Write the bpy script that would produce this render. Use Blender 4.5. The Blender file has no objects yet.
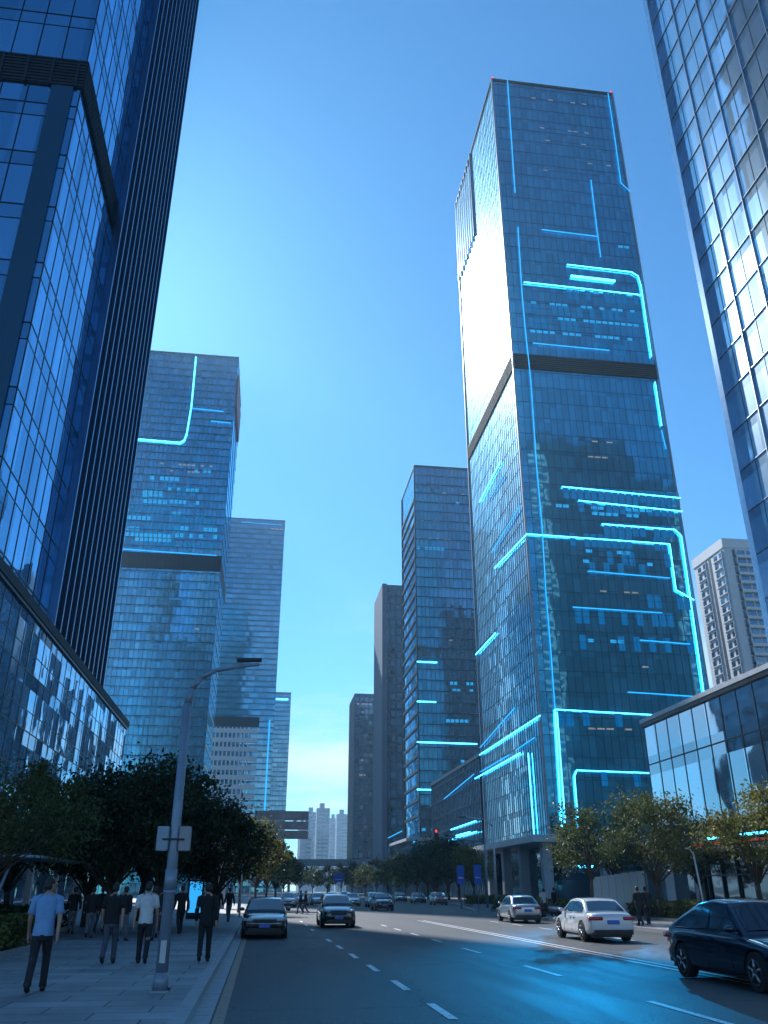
import bpy, bmesh, math, random
from mathutils import Vector, Matrix
PI = math.pi; R = math.radians
sc = bpy.context.scene; COL = sc.collection
# ------------------------------------------------------------------ camera
TILT, AZ, F, EYE = 24.4, 7.7, 834.0, 1.75
cam = bpy.data.cameras.new('camera'); cam_o = bpy.data.objects.new('camera', cam); COL.objects.link(cam_o)
cam_o.location = (0, 0, EYE); cam_o.rotation_euler = (R(90+TILT), 0, R(-AZ))
cam.sensor_fit = 'VERTICAL'; cam.sensor_height = 36; cam.lens = F/1024*36; cam.clip_end = 9000; cam.clip_start = .1
sc.camera = cam_o
def ray(px, py):
    r = (px-384)/F; u = (512-py)/F; t = R(TILT); a = R(AZ)
    h = math.cos(t)-u*math.sin(t); z = u*math.cos(t)+math.sin(t)
    return (r*math.cos(a)+h*math.sin(a), -r*math.sin(a)+h*math.cos(a), z)
def aY(px, py, Y): d = ray(px, py); k = Y/d[1]; return (d[0]*k, Y, d[2]*k+EYE)
def aX(px, py, X): d = ray(px, py); k = X/d[0]; return (X, d[1]*k, d[2]*k+EYE)

# ------------------------------------------------------------------ object helpers
def tag(o, label=None, cat=None, group=None, kind=None):
    if label: o['label'] = label
    if cat: o['category'] = cat
    if group: o['group'] = group
    if kind: o['kind'] = kind
    return o
def thing(name, label, cat, loc=(0,0,0), rz=0, group=None):
    o = bpy.data.objects.new(name, None); COL.objects.link(o); o.empty_display_size = .3
    o.location = loc; o.rotation_euler = (0,0,rz); return tag(o, label, cat, group)
def link(name, me, parent=None):
    o = bpy.data.objects.new(name, me); COL.objects.link(o)
    if parent: o.parent = parent
    return o
def obj(name, bm, mats, parent=None, smooth=False):
    me = bpy.data.meshes.new(name); bm.to_mesh(me); bm.free()
    for m in (mats if isinstance(mats, (list,tuple)) else [mats]): me.materials.append(m)
    if smooth:
        for p in me.polygons: p.use_smooth = True
    return link(name, me, parent)
def copy_tree(o, parent=None):
    c = o.copy(); COL.objects.link(c); c.parent = parent
    for ch in list(o.children): copy_tree(ch, c)
    return c
def B(bm, x0, x1, y0, y1, z0, z1, mi=0):
    v = [bm.verts.new(p) for p in ((x0,y0,z0),(x1,y0,z0),(x1,y1,z0),(x0,y1,z0),(x0,y0,z1),(x1,y0,z1),(x1,y1,z1),(x0,y1,z1))]
    for q in ((3,2,1,0),(4,5,6,7),(0,1,5,4),(1,2,6,5),(2,3,7,6),(3,0,4,7)):
        f = bm.faces.new([v[i] for i in q]); f.material_index = mi
def box(*a): bm = bmesh.new(); B(bm, *a); return bm
def tube(bm, p0, p1, r0, r1=None, n=8, mi=0):
    r1 = r0 if r1 is None else r1
    p0 = Vector(p0); p1 = Vector(p1); d = (p1-p0)
    if d.length < 1e-6: return
    q = d.normalized().to_track_quat('Z','Y'); A = []; C = []
    for i in range(n):
        a = 2*PI*(i+.5)/n; o = Vector((math.cos(a), math.sin(a), 0))
        A.append(bm.verts.new(p0+q@(o*r0))); C.append(bm.verts.new(p1+q@(o*r1)))
    for i in range(n):
        f = bm.faces.new((A[i],A[(i+1)%n],C[(i+1)%n],C[i])); f.material_index = mi; f.smooth = n > 4
    bm.faces.new(A[::-1]).material_index = mi; bm.faces.new(C).material_index = mi
def poly_tube(bm, pts, r, n=8):
    for i in range(len(pts)-1):
        a = r if not isinstance(r,(list,tuple)) else r[i]; b = r if not isinstance(r,(list,tuple)) else r[i+1]
        tube(bm, pts[i], pts[i+1], a, b, n)
def ell(bm, c, s, seg=14, rings=9):
    m = Matrix.Translation(c) @ Matrix.Diagonal((s[0],s[1],s[2],1))
    r = bmesh.ops.create_uvsphere(bm, u_segments=seg, v_segments=rings, radius=1, matrix=m)
    for v in r['verts']:
        for f in v.link_faces: f.smooth = True
def sheet(name, pts, z, mat, thick=None, **k):
    bm = bmesh.new()
    if thick:
        lo = [bm.verts.new((x,y,z-thick)) for x,y in pts]; hi = [bm.verts.new((x,y,z)) for x,y in pts]; n = len(pts)
        bm.faces.new(hi)
        for i in range(n): bm.faces.new((lo[i],lo[(i+1)%n],hi[(i+1)%n],hi[i]))
    else: bm.faces.new([bm.verts.new((x,y,z)) for x,y in pts])
    bmesh.ops.recalc_face_normals(bm, faces=bm.faces)
    if not thick and bm.faces[:][0].normal.z < 0: bmesh.ops.reverse_faces(bm, faces=bm.faces)
    return obj(name, bm, mat)
def evaluate(bm, mods):
    me = bpy.data.meshes.new('tmp'); bm.to_mesh(me); bm.free()
    o = bpy.data.objects.new('tmp', me); COL.objects.link(o); mods(o)
    bpy.context.view_layer.update()
    dg = bpy.context.evaluated_depsgraph_get()
    out = bpy.data.meshes.new_from_object(o.evaluated_get(dg))
    bpy.data.objects.remove(o); bpy.data.meshes.remove(me); return out

# ------------------------------------------------------------------ materials
def new_mat(name):
    m = bpy.data.materials.new(name); m.use_nodes = True; nt = m.node_tree; nt.nodes.clear()
    out = nt.nodes.new('ShaderNodeOutputMaterial')
    def N(t, **k):
        n = nt.nodes.new('ShaderNode'+t)
        for a, b in k.items():
            if a == 'ins':
                for i, v in b.items(): n.inputs[i].default_value = v
            else: setattr(n, a, b)
        return n
    return m, nt, out, N, nt.links.new
def c4(c): return (c[0], c[1], c[2], 1)
def pbr(name, col, rough=.6, metal=0, var=.15, scale=2.0, bump=0, coat=0, spec=.5, stretch=(1,1,1)):
    m, nt, out, N, L = new_mat(name)
    p = N('BsdfPrincipled', ins={'Roughness':rough,'Metallic':metal,'Coat Weight':coat,'Specular IOR Level':spec})
    tc = N('TexCoord'); mp = N('Mapping'); mp.inputs['Scale'].default_value = stretch
    n1 = N('TexNoise', ins={'Scale':scale,'Detail':6.0,'Roughness':.65}); L(tc.outputs['Object'], mp.inputs[0]); L(mp.outputs[0], n1.inputs['Vector'])
    mx = N('MapRange', ins={'From Min':.3,'From Max':.7,'To Min':1-var,'To Max':1+var}); L(n1.outputs['Fac'], mx.inputs['Value'])
    vm = N('VectorMath', operation='SCALE'); vm.inputs[0].default_value = col; L(mx.outputs[0], vm.inputs['Scale']); L(vm.outputs[0], p.inputs['Base Color'])
    if bump:
        b = N('Bump', ins={'Strength':bump,'Distance':.02}); L(n1.outputs['Fac'], b.inputs['Height']); L(b.outputs[0], p.inputs['Normal'])
    L(p.outputs[0], out.inputs[0]); return m
def emis(name, col, s):
    m, nt, out, N, L = new_mat(name); e = N('Emission', ins={'Color':c4(col),'Strength':s}); L(e.outputs[0], out.inputs[0]); return m
def glass(name, bay, flr, base=(.006,.018,.034), base2=(.02,.05,.08), tint=(.55,.78,.95), r0=.3, jit=.012, wav=.02, rough=.03, split=.74, var=.5, span=.7, lobe=.12, r2=.33):
    """curtain wall: each pane reflects in a slightly different direction"""
    m, nt, out, N, L = new_mat(name)
    uv = N('UVMap', uv_map='UVMap'); sp = N('SeparateXYZ'); L(uv.outputs[0], sp.inputs[0])
    def math_(op, a, b=None, c=None):
        n = N('Math', operation=op)
        for i, v in enumerate((a,b,c)):
            if v is None: continue
            if isinstance(v,(int,float)): n.inputs[i].default_value = v
            else: L(v, n.inputs[i])
        return n.outputs[0]
    u = math_('DIVIDE', sp.outputs[0], bay); v = math_('DIVIDE', sp.outputs[1], flr)
    fu = math_('FLOOR', u); fv = math_('FLOOR', v); fr = math_('FRACT', v)
    isp = math_('GREATER_THAN', fr, split)
    v2 = math_('ADD', fv, math_('MULTIPLY', isp, .5))
    cb = N('CombineXYZ'); L(fu, cb.inputs[0]); L(v2, cb.inputs[1])
    wn = N('TexWhiteNoise', noise_dimensions='3D'); L(cb.outputs[0], wn.inputs['Vector'])
    # normal
    geo = N('NewGeometry')
    sub = N('VectorMath', operation='SUBTRACT'); L(wn.outputs['Color'], sub.inputs[0]); sub.inputs[1].default_value = (.5,.5,.5)
    scl = N('VectorMath', operation='SCALE'); L(sub.outputs[0], scl.inputs[0]); scl.inputs['Scale'].default_value = jit*2
    tc = N('TexCoord'); nz = N('TexNoise', ins={'Scale':.35,'Detail':2.0}); L(tc.outputs['Object'], nz.inputs['Vector'])
    s2 = N('VectorMath', operation='SUBTRACT'); L(nz.outputs['Color'], s2.inputs[0]); s2.inputs[1].default_value = (.5,.5,.5)
    s3 = N('VectorMath', operation='SCALE'); L(s2.outputs[0], s3.inputs[0]); s3.inputs['Scale'].default_value = wav
    a1 = N('VectorMath', operation='ADD'); L(geo.outputs['Normal'], a1.inputs[0]); L(scl.outputs[0], a1.inputs[1])
    a2 = N('VectorMath', operation='ADD'); L(a1.outputs[0], a2.inputs[0]); L(s3.outputs[0], a2.inputs[1])
    nn = N('VectorMath', operation='NORMALIZE'); L(a2.outputs[0], nn.inputs[0])
    # base colour
    wpow = math_('POWER', wn.outputs['Value'], 2.2)
    mx = N('Mix', data_type='RGBA'); mx.inputs['A'].default_value = c4(base); mx.inputs['B'].default_value = c4(base2); L(wpow, mx.inputs['Factor'])
    df = N('BsdfDiffuse'); L(mx.outputs['Result'], df.inputs['Color'])
    # reflectance
    fz = N('Fresnel', ins={'IOR':1.5}); L(nn.outputs[0], fz.inputs['Normal'])
    n2 = N('TexNoise', ins={'Scale':.03,'Detail':3.0}); L(tc.outputs['Object'], n2.inputs['Vector'])
    vr = math_('ADD', math_('MULTIPLY', math_('SUBTRACT', wn.outputs['Value'], .5), var*r0), r0)
    vr = math_('ADD', vr, math_('MULTIPLY', math_('SUBTRACT', n2.outputs['Fac'], .5), r0*.6))
    vr = math_('MULTIPLY', vr, math_('SUBTRACT', 1.0, math_('MULTIPLY', isp, 1-span)))
    fac = math_('ADD', vr, math_('MULTIPLY', fz.outputs[0], .9)); cl = N('Clamp'); L(fac, cl.inputs[0])
    g1 = N('BsdfGlossy', ins={'Color':c4(tint),'Roughness':rough}); L(nn.outputs[0], g1.inputs['Normal'])
    g2 = N('BsdfGlossy', ins={'Color':c4(tint),'Roughness':r2}); L(nn.outputs[0], g2.inputs['Normal'])
    mg = N('MixShader'); mg.inputs[0].default_value = lobe; L(g1.outputs[0], mg.inputs[1]); L(g2.outputs[0], mg.inputs[2])
    ms = N('MixShader'); L(cl.outputs[0], ms.inputs[0]); L(df.outputs[0], ms.inputs[1]); L(mg.outputs[0], ms.inputs[2])
    L(ms.outputs[0], out.inputs[0]); return m
def leaf_mat(name, c1, c2):
    m, nt, out, N, L = new_mat(name)
    tc = N('TexCoord'); n = N('TexNoise', ins={'Scale':.9,'Detail':4.0}); L(tc.outputs['Object'], n.inputs['Vector'])
    w = N('TexNoise', ins={'Scale':9.0,'Detail':1.0}); L(tc.outputs['Object'], w.inputs['Vector'])
    ad = N('Math', operation='ADD'); L(n.outputs['Fac'], ad.inputs[0]); L(w.outputs['Fac'], ad.inputs[1])
    mr = N('MapRange', ins={'From Min':.75,'From Max':1.25}); L(ad.outputs[0], mr.inputs[0])
    mx = N('Mix', data_type='RGBA'); mx.inputs['A'].default_value = c4(c1); mx.inputs['B'].default_value = c4(c2); L(mr.outputs[0], mx.inputs['Factor'])
    d = N('BsdfPrincipled', ins={'Roughness':.5,'Specular IOR Level':.35}); t = N('BsdfTranslucent'); L(mx.outputs['Result'], d.inputs['Base Color'])
    L(mx.outputs['Result'], t.inputs['Color'])
    ms = N('MixShader'); ms.inputs[0].default_value = .45; L(d.outputs[0], ms.inputs[1]); L(t.outputs[0], ms.inputs[2]); L(ms.outputs[0], out.inputs[0]); return m
def asphalt_mat():
    m, nt, out, N, L = new_mat('asphalt')
    tc = N('TexCoord'); p = N('BsdfPrincipled', ins={'Specular IOR Level':.22})
    a = N('TexNoise', ins={'Scale':.25,'Detail':8.0,'Roughness':.7}); b = N('TexNoise', ins={'Scale':60.0,'Detail':3.0}); c = N('TexVoronoi', ins={'Scale':28.0})
    mp = N('Mapping'); mp.inputs['Scale'].default_value = (1.6,.16,1); L(tc.outputs['Object'], mp.inputs[0]); L(mp.outputs[0], a.inputs['Vector'])
    L(tc.outputs['Object'], b.inputs['Vector']); L(tc.outputs['Object'], c.inputs['Vector'])
    s = N('Math', operation='ADD'); L(a.outputs['Fac'], s.inputs[0])
    q = N('Math', operation='MULTIPLY'); L(b.outputs['Fac'], q.inputs[0]); q.inputs[1].default_value = .9; L(q.outputs[0], s.inputs[1])
    mr = N('MapRange', ins={'From Min':.72,'From Max':1.2}); L(s.outputs[0], mr.inputs[0])
    mx = N('Mix', data_type='RGBA'); mx.inputs['A'].default_value = (.03,.032,.034,1); mx.inputs['B'].default_value = (.135,.138,.142,1); L(mr.outputs[0], mx.inputs['Factor'])
    # cracks and tar patches
    vo = N('TexVoronoi', feature='DISTANCE_TO_EDGE', ins={'Scale':.22}); mp2 = N('Mapping'); mp2.inputs['Scale'].default_value=(1,.5,1)
    nz = N('TexNoise', ins={'Scale':1.5,'Detail':4.0}); vm = N('VectorMath', operation='ADD'); L(tc.outputs['Object'], nz.inputs['Vector']); L(tc.outputs['Object'], vm.inputs[0]); L(nz.outputs['Color'], vm.inputs[1]); L(vm.outputs[0], mp2.inputs[0]); L(mp2.outputs[0], vo.inputs['Vector'])
    cr = N('MapRange', ins={'From Min':.0,'From Max':.006,'To Min':.45,'To Max':1.0}); L(vo.outputs['Distance'], cr.inputs[0])
    sc_ = N('VectorMath', operation='SCALE'); L(mx.outputs['Result'], sc_.inputs[0]); L(cr.outputs[0], sc_.inputs['Scale']); L(sc_.outputs[0], p.inputs['Base Color'])
    rr = N('MapRange', ins={'From Min':.3,'From Max':.7,'To Min':.55,'To Max':.78}); L(a.outputs['Fac'], rr.inputs[0]); L(rr.outputs[0], p.inputs['Roughness'])
    bp = N('Bump', ins={'Strength':.6,'Distance':.01}); L(c.outputs['Distance'], bp.inputs['Height']); L(bp.outputs[0], p.inputs['Normal'])
    L(p.outputs[0], out.inputs[0]); return m
def paving_mat(name, c1, c2, w=.9, h=.45):
    m, nt, out, N, L = new_mat(name)
    tc = N('TexCoord'); p = N('BsdfPrincipled', ins={'Roughness':.62})
    br = N('TexBrick', ins={'Color1':c4(c1),'Color2':c4(c2),'Mortar':(.035,.036,.04,1),'Scale':1.0,'Mortar Size':.012,'Brick Width':w,'Row Height':h,'Bias':-.2})
    L(tc.outputs['Object'], br.inputs['Vector'])
    n = N('TexNoise', ins={'Scale':.5,'Detail':7.0,'Roughness':.7}); L(tc.outputs['Object'], n.inputs['Vector'])
    mr = N('MapRange', ins={'From Min':.3,'From Max':.7,'To Min':.68,'To Max':1.2}); L(n.outputs['Fac'], mr.inputs[0])
    s = N('VectorMath', operation='SCALE'); L(br.outputs['Color'], s.inputs[0]); L(mr.outputs[0], s.inputs['Scale']); L(s.outputs[0], p.inputs['Base Color'])
    bp = N('Bump', ins={'Strength':.5,'Distance':.01}, invert=True); L(br.outputs['Fac'], bp.inputs['Height']); L(bp.outputs[0], p.inputs['Normal'])
    L(p.outputs[0], out.inputs[0]); return m
def paint_mat(name, col):
    m, nt, out, N, L = new_mat(name)
    p = N('BsdfPrincipled', ins={'Roughness':.6}); tc = N('TexCoord'); n = N('TexNoise', ins={'Scale':7.0,'Detail':8.0,'Roughness':.8}); L(tc.outputs['Object'], n.inputs['Vector'])
    mr = N('MapRange', ins={'From Min':.34,'From Max':.5}); L(n.outputs['Fac'], mr.inputs[0])
    mx = N('Mix', data_type='RGBA'); mx.inputs['A'].default_value = (.09,.09,.095,1); mx.inputs['B'].default_value = c4(col); L(mr.outputs[0], mx.inputs['Factor'])
    L(mx.outputs['Result'], p.inputs['Base Color']); L(p.outputs[0], out.inputs[0]); return m
M = dict(
 asphalt=asphalt_mat(), paving=paving_mat('granite_paving', (.27,.27,.28), (.4,.4,.4), 1.5, .75), kerb=pbr('kerb_stone', (.34,.34,.35), .6, scale=3, bump=.2),
 ground=pbr('ground', (.12,.125,.12), .9, scale=.1), white_paint=paint_mat('road_paint', (.8,.8,.8)), yellow_paint=paint_mat('yellow_road_paint', (.34,.2,.12)),
 concrete=pbr('concrete', (.34,.35,.36), .7, scale=.5, bump=.1), dark_metal=pbr('dark_metal', (.02,.025,.03), .4, .6), louvre=pbr('louvre_metal', (.006,.013,.022), .7, .1, var=.4, scale=1.2),
 mull=pbr('mullion_metal', (.03,.06,.09), .35, .7), mull_dark=pbr('dark_mullion', (.015,.02,.027), .35, .7), mull_light=pbr('silver_mullion', (.34,.42,.5), .3, .8), steel=pbr('painted_steel', (.24,.3,.37), .45, .3),
 pale_steel=pbr('pale_steel', (.55,.57,.6), .45, .2), white=pbr('white_cladding', (.68,.69,.7), .5, var=.06, scale=.6), cream=pbr('render_wall', (.5,.5,.52), .75, var=.1, scale=.3),
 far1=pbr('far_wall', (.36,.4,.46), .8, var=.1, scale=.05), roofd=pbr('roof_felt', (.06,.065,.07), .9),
 neon=emis('neon_cyan', (.05,.55,1.0), 7), neon_soft=emis('neon_blue', (.02,.4,1), 1.3), row_c=emis('lit_cyan_windows', (.02,.4,.9), .75), row_w=emis('lit_warm_windows', (.75,.8,.8), .3),
 red=emis('red_beacon', (1,.08,.1), 1.2), red_strip=emis('red_strip', (1,.1,.06), .28), tube=emis('lamp_tube', (1,.85,.6), 2.5), kiosk=emis('lit_screen', (.03,.35,.8), 1.0),
 bark=pbr('bark', (.07,.055,.04), .9, scale=6, bump=.5), skin=pbr('skin', (.42,.24,.17), .5, var=.05), hair=pbr('hair', (.012,.01,.01), .5, scale=40), 
 shirt_blue=pbr('blue_cotton', (.19,.36,.6), .85, scale=5, bump=.3), shirt_white=pbr('white_cotton', (.62,.62,.62), .85, scale=5, bump=.3), black=pbr('black_cloth', (.012,.013,.016), .85, scale=6, bump=.3),
 trousers=pbr('charcoal_cloth', (.02,.021,.026), .85, scale=6, bump=.3), jeans=pbr('grey_denim', (.07,.085,.11), .9, scale=8, bump=.3), grey=pbr('grey_cloth', (.14,.15,.17), .85, scale=6, bump=.3), shoe=pbr('shoe_leather', (.015,.014,.013), .5), sole=pbr('pale_sole', (.4,.4,.4), .7),
 car_white=pbr('white_car_paint', (.7,.71,.72), .25, coat=1, var=.02), car_navy=pbr('dark_blue_car_paint', (.012,.02,.038), .22, .3, coat=1, var=.05), car_black=pbr('black_car_paint', (.01,.011,.013), .2, coat=1, var=.05), car_silver=pbr('silver_car_paint', (.4,.42,.45), .28, .6, coat=1, var=.03), car_red=pbr('red_car_paint', (.3,.03,.03), .28, coat=1, var=.03),
 tyre=pbr('tyre_rubber', (.015,.015,.015), .85), rim=pbr('alloy_rim', (.35,.36,.38), .3, .9), chrome=pbr('chrome', (.6,.62,.65), .12, 1), trim=pbr('black_trim', (.012,.012,.013), .5), carglass=pbr('tinted_car_glass', (.008,.012,.016), .04, coat=1, spec=1, var=.05),
 taillamp=pbr('tail_lamp_red', (.45,.015,.015), .2, coat=1), headlamp=pbr('head_lamp_lens', (.45,.5,.55), .1, coat=1, spec=1), plate=pbr('blue_plate', (.03,.13,.5), .4), sign_blue=pbr('blue_sign', (.01,.12,.6), .4), sign_back=pbr('sign_back', (.34,.33,.34), .7, var=.25, scale=1), red_sign=pbr('red_lettering', (.3,.03,.03), .5),
 leaf_dark=leaf_mat('dark_leaf', (.018,.035,.014), (.05,.075,.03)), leaf_olive=leaf_mat('olive_leaf', (.045,.075,.022), (.14,.15,.05)), leaf_gold=leaf_mat('yellowing_leaf', (.08,.105,.028), (.24,.21,.055)), leaf_hedge=leaf_mat('hedge_leaf', (.06,.09,.02), (.2,.2,.05)),
)
# ------------------------------------------------------------------ buildings
def wall_bm(x0, x1, y0, y1, z0, z1):
    bm = bmesh.new(); uv = bm.loops.layers.uv.new('UVMap')
    for (a, b, off) in (((x0,y0),(x1,y0),0),((x1,y0),(x1,y1),300),((x1,y1),(x0,y1),600),((x0,y1),(x0,y0),900)):
        ln = math.hypot(b[0]-a[0], b[1]-a[1])
        f = bm.faces.new([bm.verts.new(p) for p in ((a[0],a[1],z0),(b[0],b[1],z0),(b[0],b[1],z1),(a[0],a[1],z1))])
        f.material_index = 1 if off == 900 else 0
        for lp, q in zip(f.loops, ((off,z0),(off+ln,z0),(off+ln,z1),(off,z1))): lp[uv].uv = q
    return bm
def grid_bm(x0, x1, y0, y1, z0, z1, bay, flr, faces, dv=.12, dh=.1, wv=.12, wh=.14, split=None, every=1, dvb=None):
    """verticals dv deep, horizontals dh deep; they start inside the wall so nothing is coplanar"""
    bm = bmesh.new()
    for fc in faces:
        a, b = (x0,x1) if fc in 'fb' else (y0,y1); n = max(1, round((b-a)/bay)); st = (b-a)/n
        def add(u0,u1,w0,w1,d):
            if fc == 'f': B(bm,u0,u1,y0-d,y0+.05,w0,w1)
            elif fc == 'b': B(bm,u0,u1,y1-.05,y1+d,w0,w1)
            elif fc == 'l': B(bm,x0-d,x0+.05,u0,u1,w0,w1)
            else: B(bm,x1-.05,x1+d,u0,u1,w0,w1)
        for i in range(0, n+1, every): add(a+i*st-wv/2, a+i*st+wv/2, z0, z1, dv)
        k = math.ceil(z0/flr)
        while k*flr < z1:
            add(a-.06, b+.06, k*flr-wh/2, k*flr+wh/2, dh)
            if split and (k+split)*flr < z1: add(a-.05, b+.05, (k+split)*flr-wh*.35, (k+split)*flr+wh*.35, dh*.8)
            k += 1
    return bm
def tower(name, label, x0, x1, y0, y1, H, bay, flr, gm, faces, z0=0, mm='mull', cat='tower', parent=None, roof=True, **g):
    t = parent or thing(name, label, cat, ((x0+x1)/2,(y0+y1)/2,0))
    def put(nm, bm, m): 
        bmesh.ops.translate(bm, verts=bm.verts, vec=(-t.location.x,-t.location.y,0)); return obj(nm, bm, m, t)
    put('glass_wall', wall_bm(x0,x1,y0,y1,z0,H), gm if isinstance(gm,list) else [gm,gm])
    put('mullion_grid', grid_bm(x0,x1,y0,y1,z0,H,bay,flr,faces,**g), M[mm])
    if roof:
        put('roof', box(x0+.3,x1-.3,y0+.3,y1-.3,H-1.6,H-1.2), M['roofd'])
        bm = bmesh.new(); w=.25
        B(bm,x0-w,x1+w,y0-w,y0+.2,H-.3,H+.5); B(bm,x0-w,x1+w,y1-.2,y1+w,H-.3,H+.5); B(bm,x0-w,x0+.2,y0+.2,y1-.2,H-.3,H+.5); B(bm,x1-.2,x1+w,y0+.2,y1-.2,H-.3,H+.5)
        put('parapet', bm, M[mm])
    t['_']=0; del t['_']
    return t, put
def strips(put, face, P, lines, r=.16, mat='neon'):
    """light strips: polylines on a facade plane; face 'f' = plane y=P, 'l' = plane x=P"""
    for ln in lines:
        pts = [(aY if face in 'fF' else aX)(x, y, P) for x, y in ln]
        bm = bmesh.new()
        for i in range(len(pts)-1): tube(bm, pts[i], pts[i+1], r, r, 4)
        put('light_strip', bm, M[mat])
def rows(put, face, P, segs, mat='row_c', h=.8, seed=1, bay=1.5):
    rnd = random.Random(seed)
    for (xa, ya, xb, yb, fill) in segs:
        a = Vector((aY if face=='f' else aX)(xa,ya,P)); b = Vector((aY if face=='f' else aX)(xb,yb,P)); b.z = a.z = (a.z+b.z)/2
        n = max(1, int((b-a).length/bay)); bm = bmesh.new(); got = 0
        if face == 'f': B(bm, min(a.x,b.x), max(a.x,b.x), P-.03, P+.03, a.z-.04, a.z+.04, 1)
        else: B(bm, P-.03, P+.03, min(a.y,b.y), max(a.y,b.y), a.z-.04, a.z+.04, 1)
        for i in range(n):
            if rnd.random() > fill: continue
            p = a.lerp(b, i/n); q = a.lerp(b, (i+.8)/n); got = 1
            if face == 'f': B(bm, min(p.x,q.x), max(p.x,q.x), P-.03, P+.06, a.z-h/2, a.z+h/2)
            else: B(bm, P-.03, P+.06, min(p.y,q.y), max(p.y,q.y), a.z-h/2, a.z+h/2)
        if got: put('window_or_glow_row', bm, [M[mat], M['mull_dark']])
        else: bm.free()

# main tower ----------------------------------------------------------------
X0,X1,Y0,Y1,H = 50,84,152,197,201.5
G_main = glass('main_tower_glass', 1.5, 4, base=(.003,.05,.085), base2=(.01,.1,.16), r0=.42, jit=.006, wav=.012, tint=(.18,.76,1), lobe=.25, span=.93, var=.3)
G_left = glass('main_tower_sunlit_glass', 1.5, 4, base=(.06,.15,.22), base2=(.22,.34,.42), r0=.5, jit=.01, wav=.014, tint=(.5,.85,1), lobe=.4, span=.9, r2=.42)  # paler base colour puts the sun's glow on this face into the glass
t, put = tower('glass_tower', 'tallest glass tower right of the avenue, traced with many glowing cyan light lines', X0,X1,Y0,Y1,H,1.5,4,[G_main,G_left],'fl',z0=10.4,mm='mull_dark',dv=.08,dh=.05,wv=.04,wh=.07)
def ring(x0,x1,y0,y1,z0,z1,d):
    bm = bmesh.new(); B(bm,x0-d,x1+d,y0-d,y0+.02,z0,z1); B(bm,x0-d,x1+d,y1-.02,y1+d,z0,z1); B(bm,x0-d,x0+.02,y0+.02,y1-.02,z0,z1); B(bm,x1-.02,x1+d,y0+.02,y1-.02,z0,z1); return bm
def louvres(x0,x1,y0,y1,z0,z1,d,st=.55):
    bm = ring(x0,x1,y0,y1,z0,z1,d)
    z = z0+.1
    while z < z1-.1:
        B(bm,x0-d-.12,x1+d,y0-d-.12,y0-d+.01,z,z+.12); B(bm,x0-d-.12,x0-d+.01,y0-d+.02,y1,z,z+.12); z += st
    return bm
put('louvre_band', louvres(X0,X1,Y0,Y1,108.6,112.6,.2), M['louvre'])
bm = bmesh.new()
for i in range(9): B(bm, X0-.55, X0-.02, Y0+25+i*2.45, Y0+25.25+i*2.45, 170, H)
put('crown_fin', bm, M['mull_light'])
# bright corner trims
bm = bmesh.new(); B(bm,X0-.3,X0+.1,Y0-.3,Y0+.1,10.4,H+.6); B(bm,X0-.3,X0+.1,Y1-.1,Y1+.3,10.4,H+.6); B(bm,X1-.1,X1+.3,Y0-.3,Y0+.1,10.4,H+.6); put('corner_trim', bm, M['steel'])
put('entrance_slab', box(X0-4.5,X1+2,Y0-4.5,Y1+1,9.3,10.4), M['white'])
bm = bmesh.new(); 
for x in (X0-1.5, X0+9, X0+20, X0+31): 
    bm = bmesh.new(); B(bm,x-.8,x+.8,Y0-2.6,Y0-1.0,0,9.3); put('column', bm, M['cream'])
for y in (Y0+12, Y0+24, Y0+36): put('column', box(X0-2.3,X0-.7,y-.8,y+.8,0,9.3), M['cream'])
bm = wall_bm(X0+3,X1-1,Y0+4,Y1-2,0,9.3); put('lobby_glass', bm, glass('lobby_glass', 3, 4.6, r0=.12, jit=.01))
put('lobby_light', box(X0+6,X0+9,Y0+3.5,Y0+3.6,5.4,5.8), M['neon'])
strips(put,'f',Y0-.38,[
 [(507.5,79),(513.8,173.5),(515.2,192.6)], [(518,227),(522,292),(525.3,329),(531,382),(536.6,466),(542,524),(545.7,590),(551,653),(555,708)],
 [(608,93),(615,139),(621,183),(630.5,191.8)], [(591,180),(597.2,231),(600.8,257)]], .12, 'neon_soft')
strips(put,'f',Y0-.38,[
 [(567,264.5),(631.4,272),(638,276),(641,286),(646,320),(651.4,356.5)], [(655,382),(661.6,425.7)], [(524,282),(642,295)],
 [(562,486.6),(680.6,498)], [(578.5,500.5),(682.4,511.4)], [(602,524),(675,529.6),(681.3,536),(688,582),(704.3,696.7)],
 [(526.8,534),(669.7,544),(676,590),(694,600)], [(554.8,709.4),(666,715.6)], [(554.8,709.4),(562,831.5)], [(557,712),(565.8,831.5)],
 [(578.5,829),(574.5,776),(577,770),(583,770.5),(650.7,773)]], .12)
strips(put,'f',Y0-.38,[[(571,276),(615,281)]], .3)
strips(put,'f',Y0-.38,[[(541.7,229.5),(597,236.4)], [(533,343),(609.5,350.3)], [(573,607),(662,612.8)], [(588,571),(670,578)], [(628,692),(704,697)], [(661.6,430),(666,449)], [(640,640),(690,644)]], .12, 'neon_soft')
strips(put,'l',X0-.38,[[(526.8,534),(494.7,568)], [(500,462),(479.4,502)], [(495.4,633),(475.7,654.7)], [(540,715.6),(479.4,755)], [(520.2,753),(474.8,778.7)], [(528.2,753),(534,834)]], .12)
strips(put,'l',X0-.38,[[(503.8,475),(489,498.6)], [(519.5,506),(491,553)], [(514.7,707.6),(480,747.7)], [(534.8,737.5),(516.6,749.5)], [(509,755),(480,772)]], .12, 'neon_soft')
rows(put,'f',Y0,[(531,302,636,312,.5),(545,316,640,327,.6),(530,330,640,341,.75),(560,290,600,293,.6),(612,245,636,249,.5),(556,505,660,512,.5),(585,512,640,517,.8),(578,550,640,554,.5),(576,560,668,566,.4),(588,640,640,643,.4)], bay=1.5, h=.7)
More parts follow.
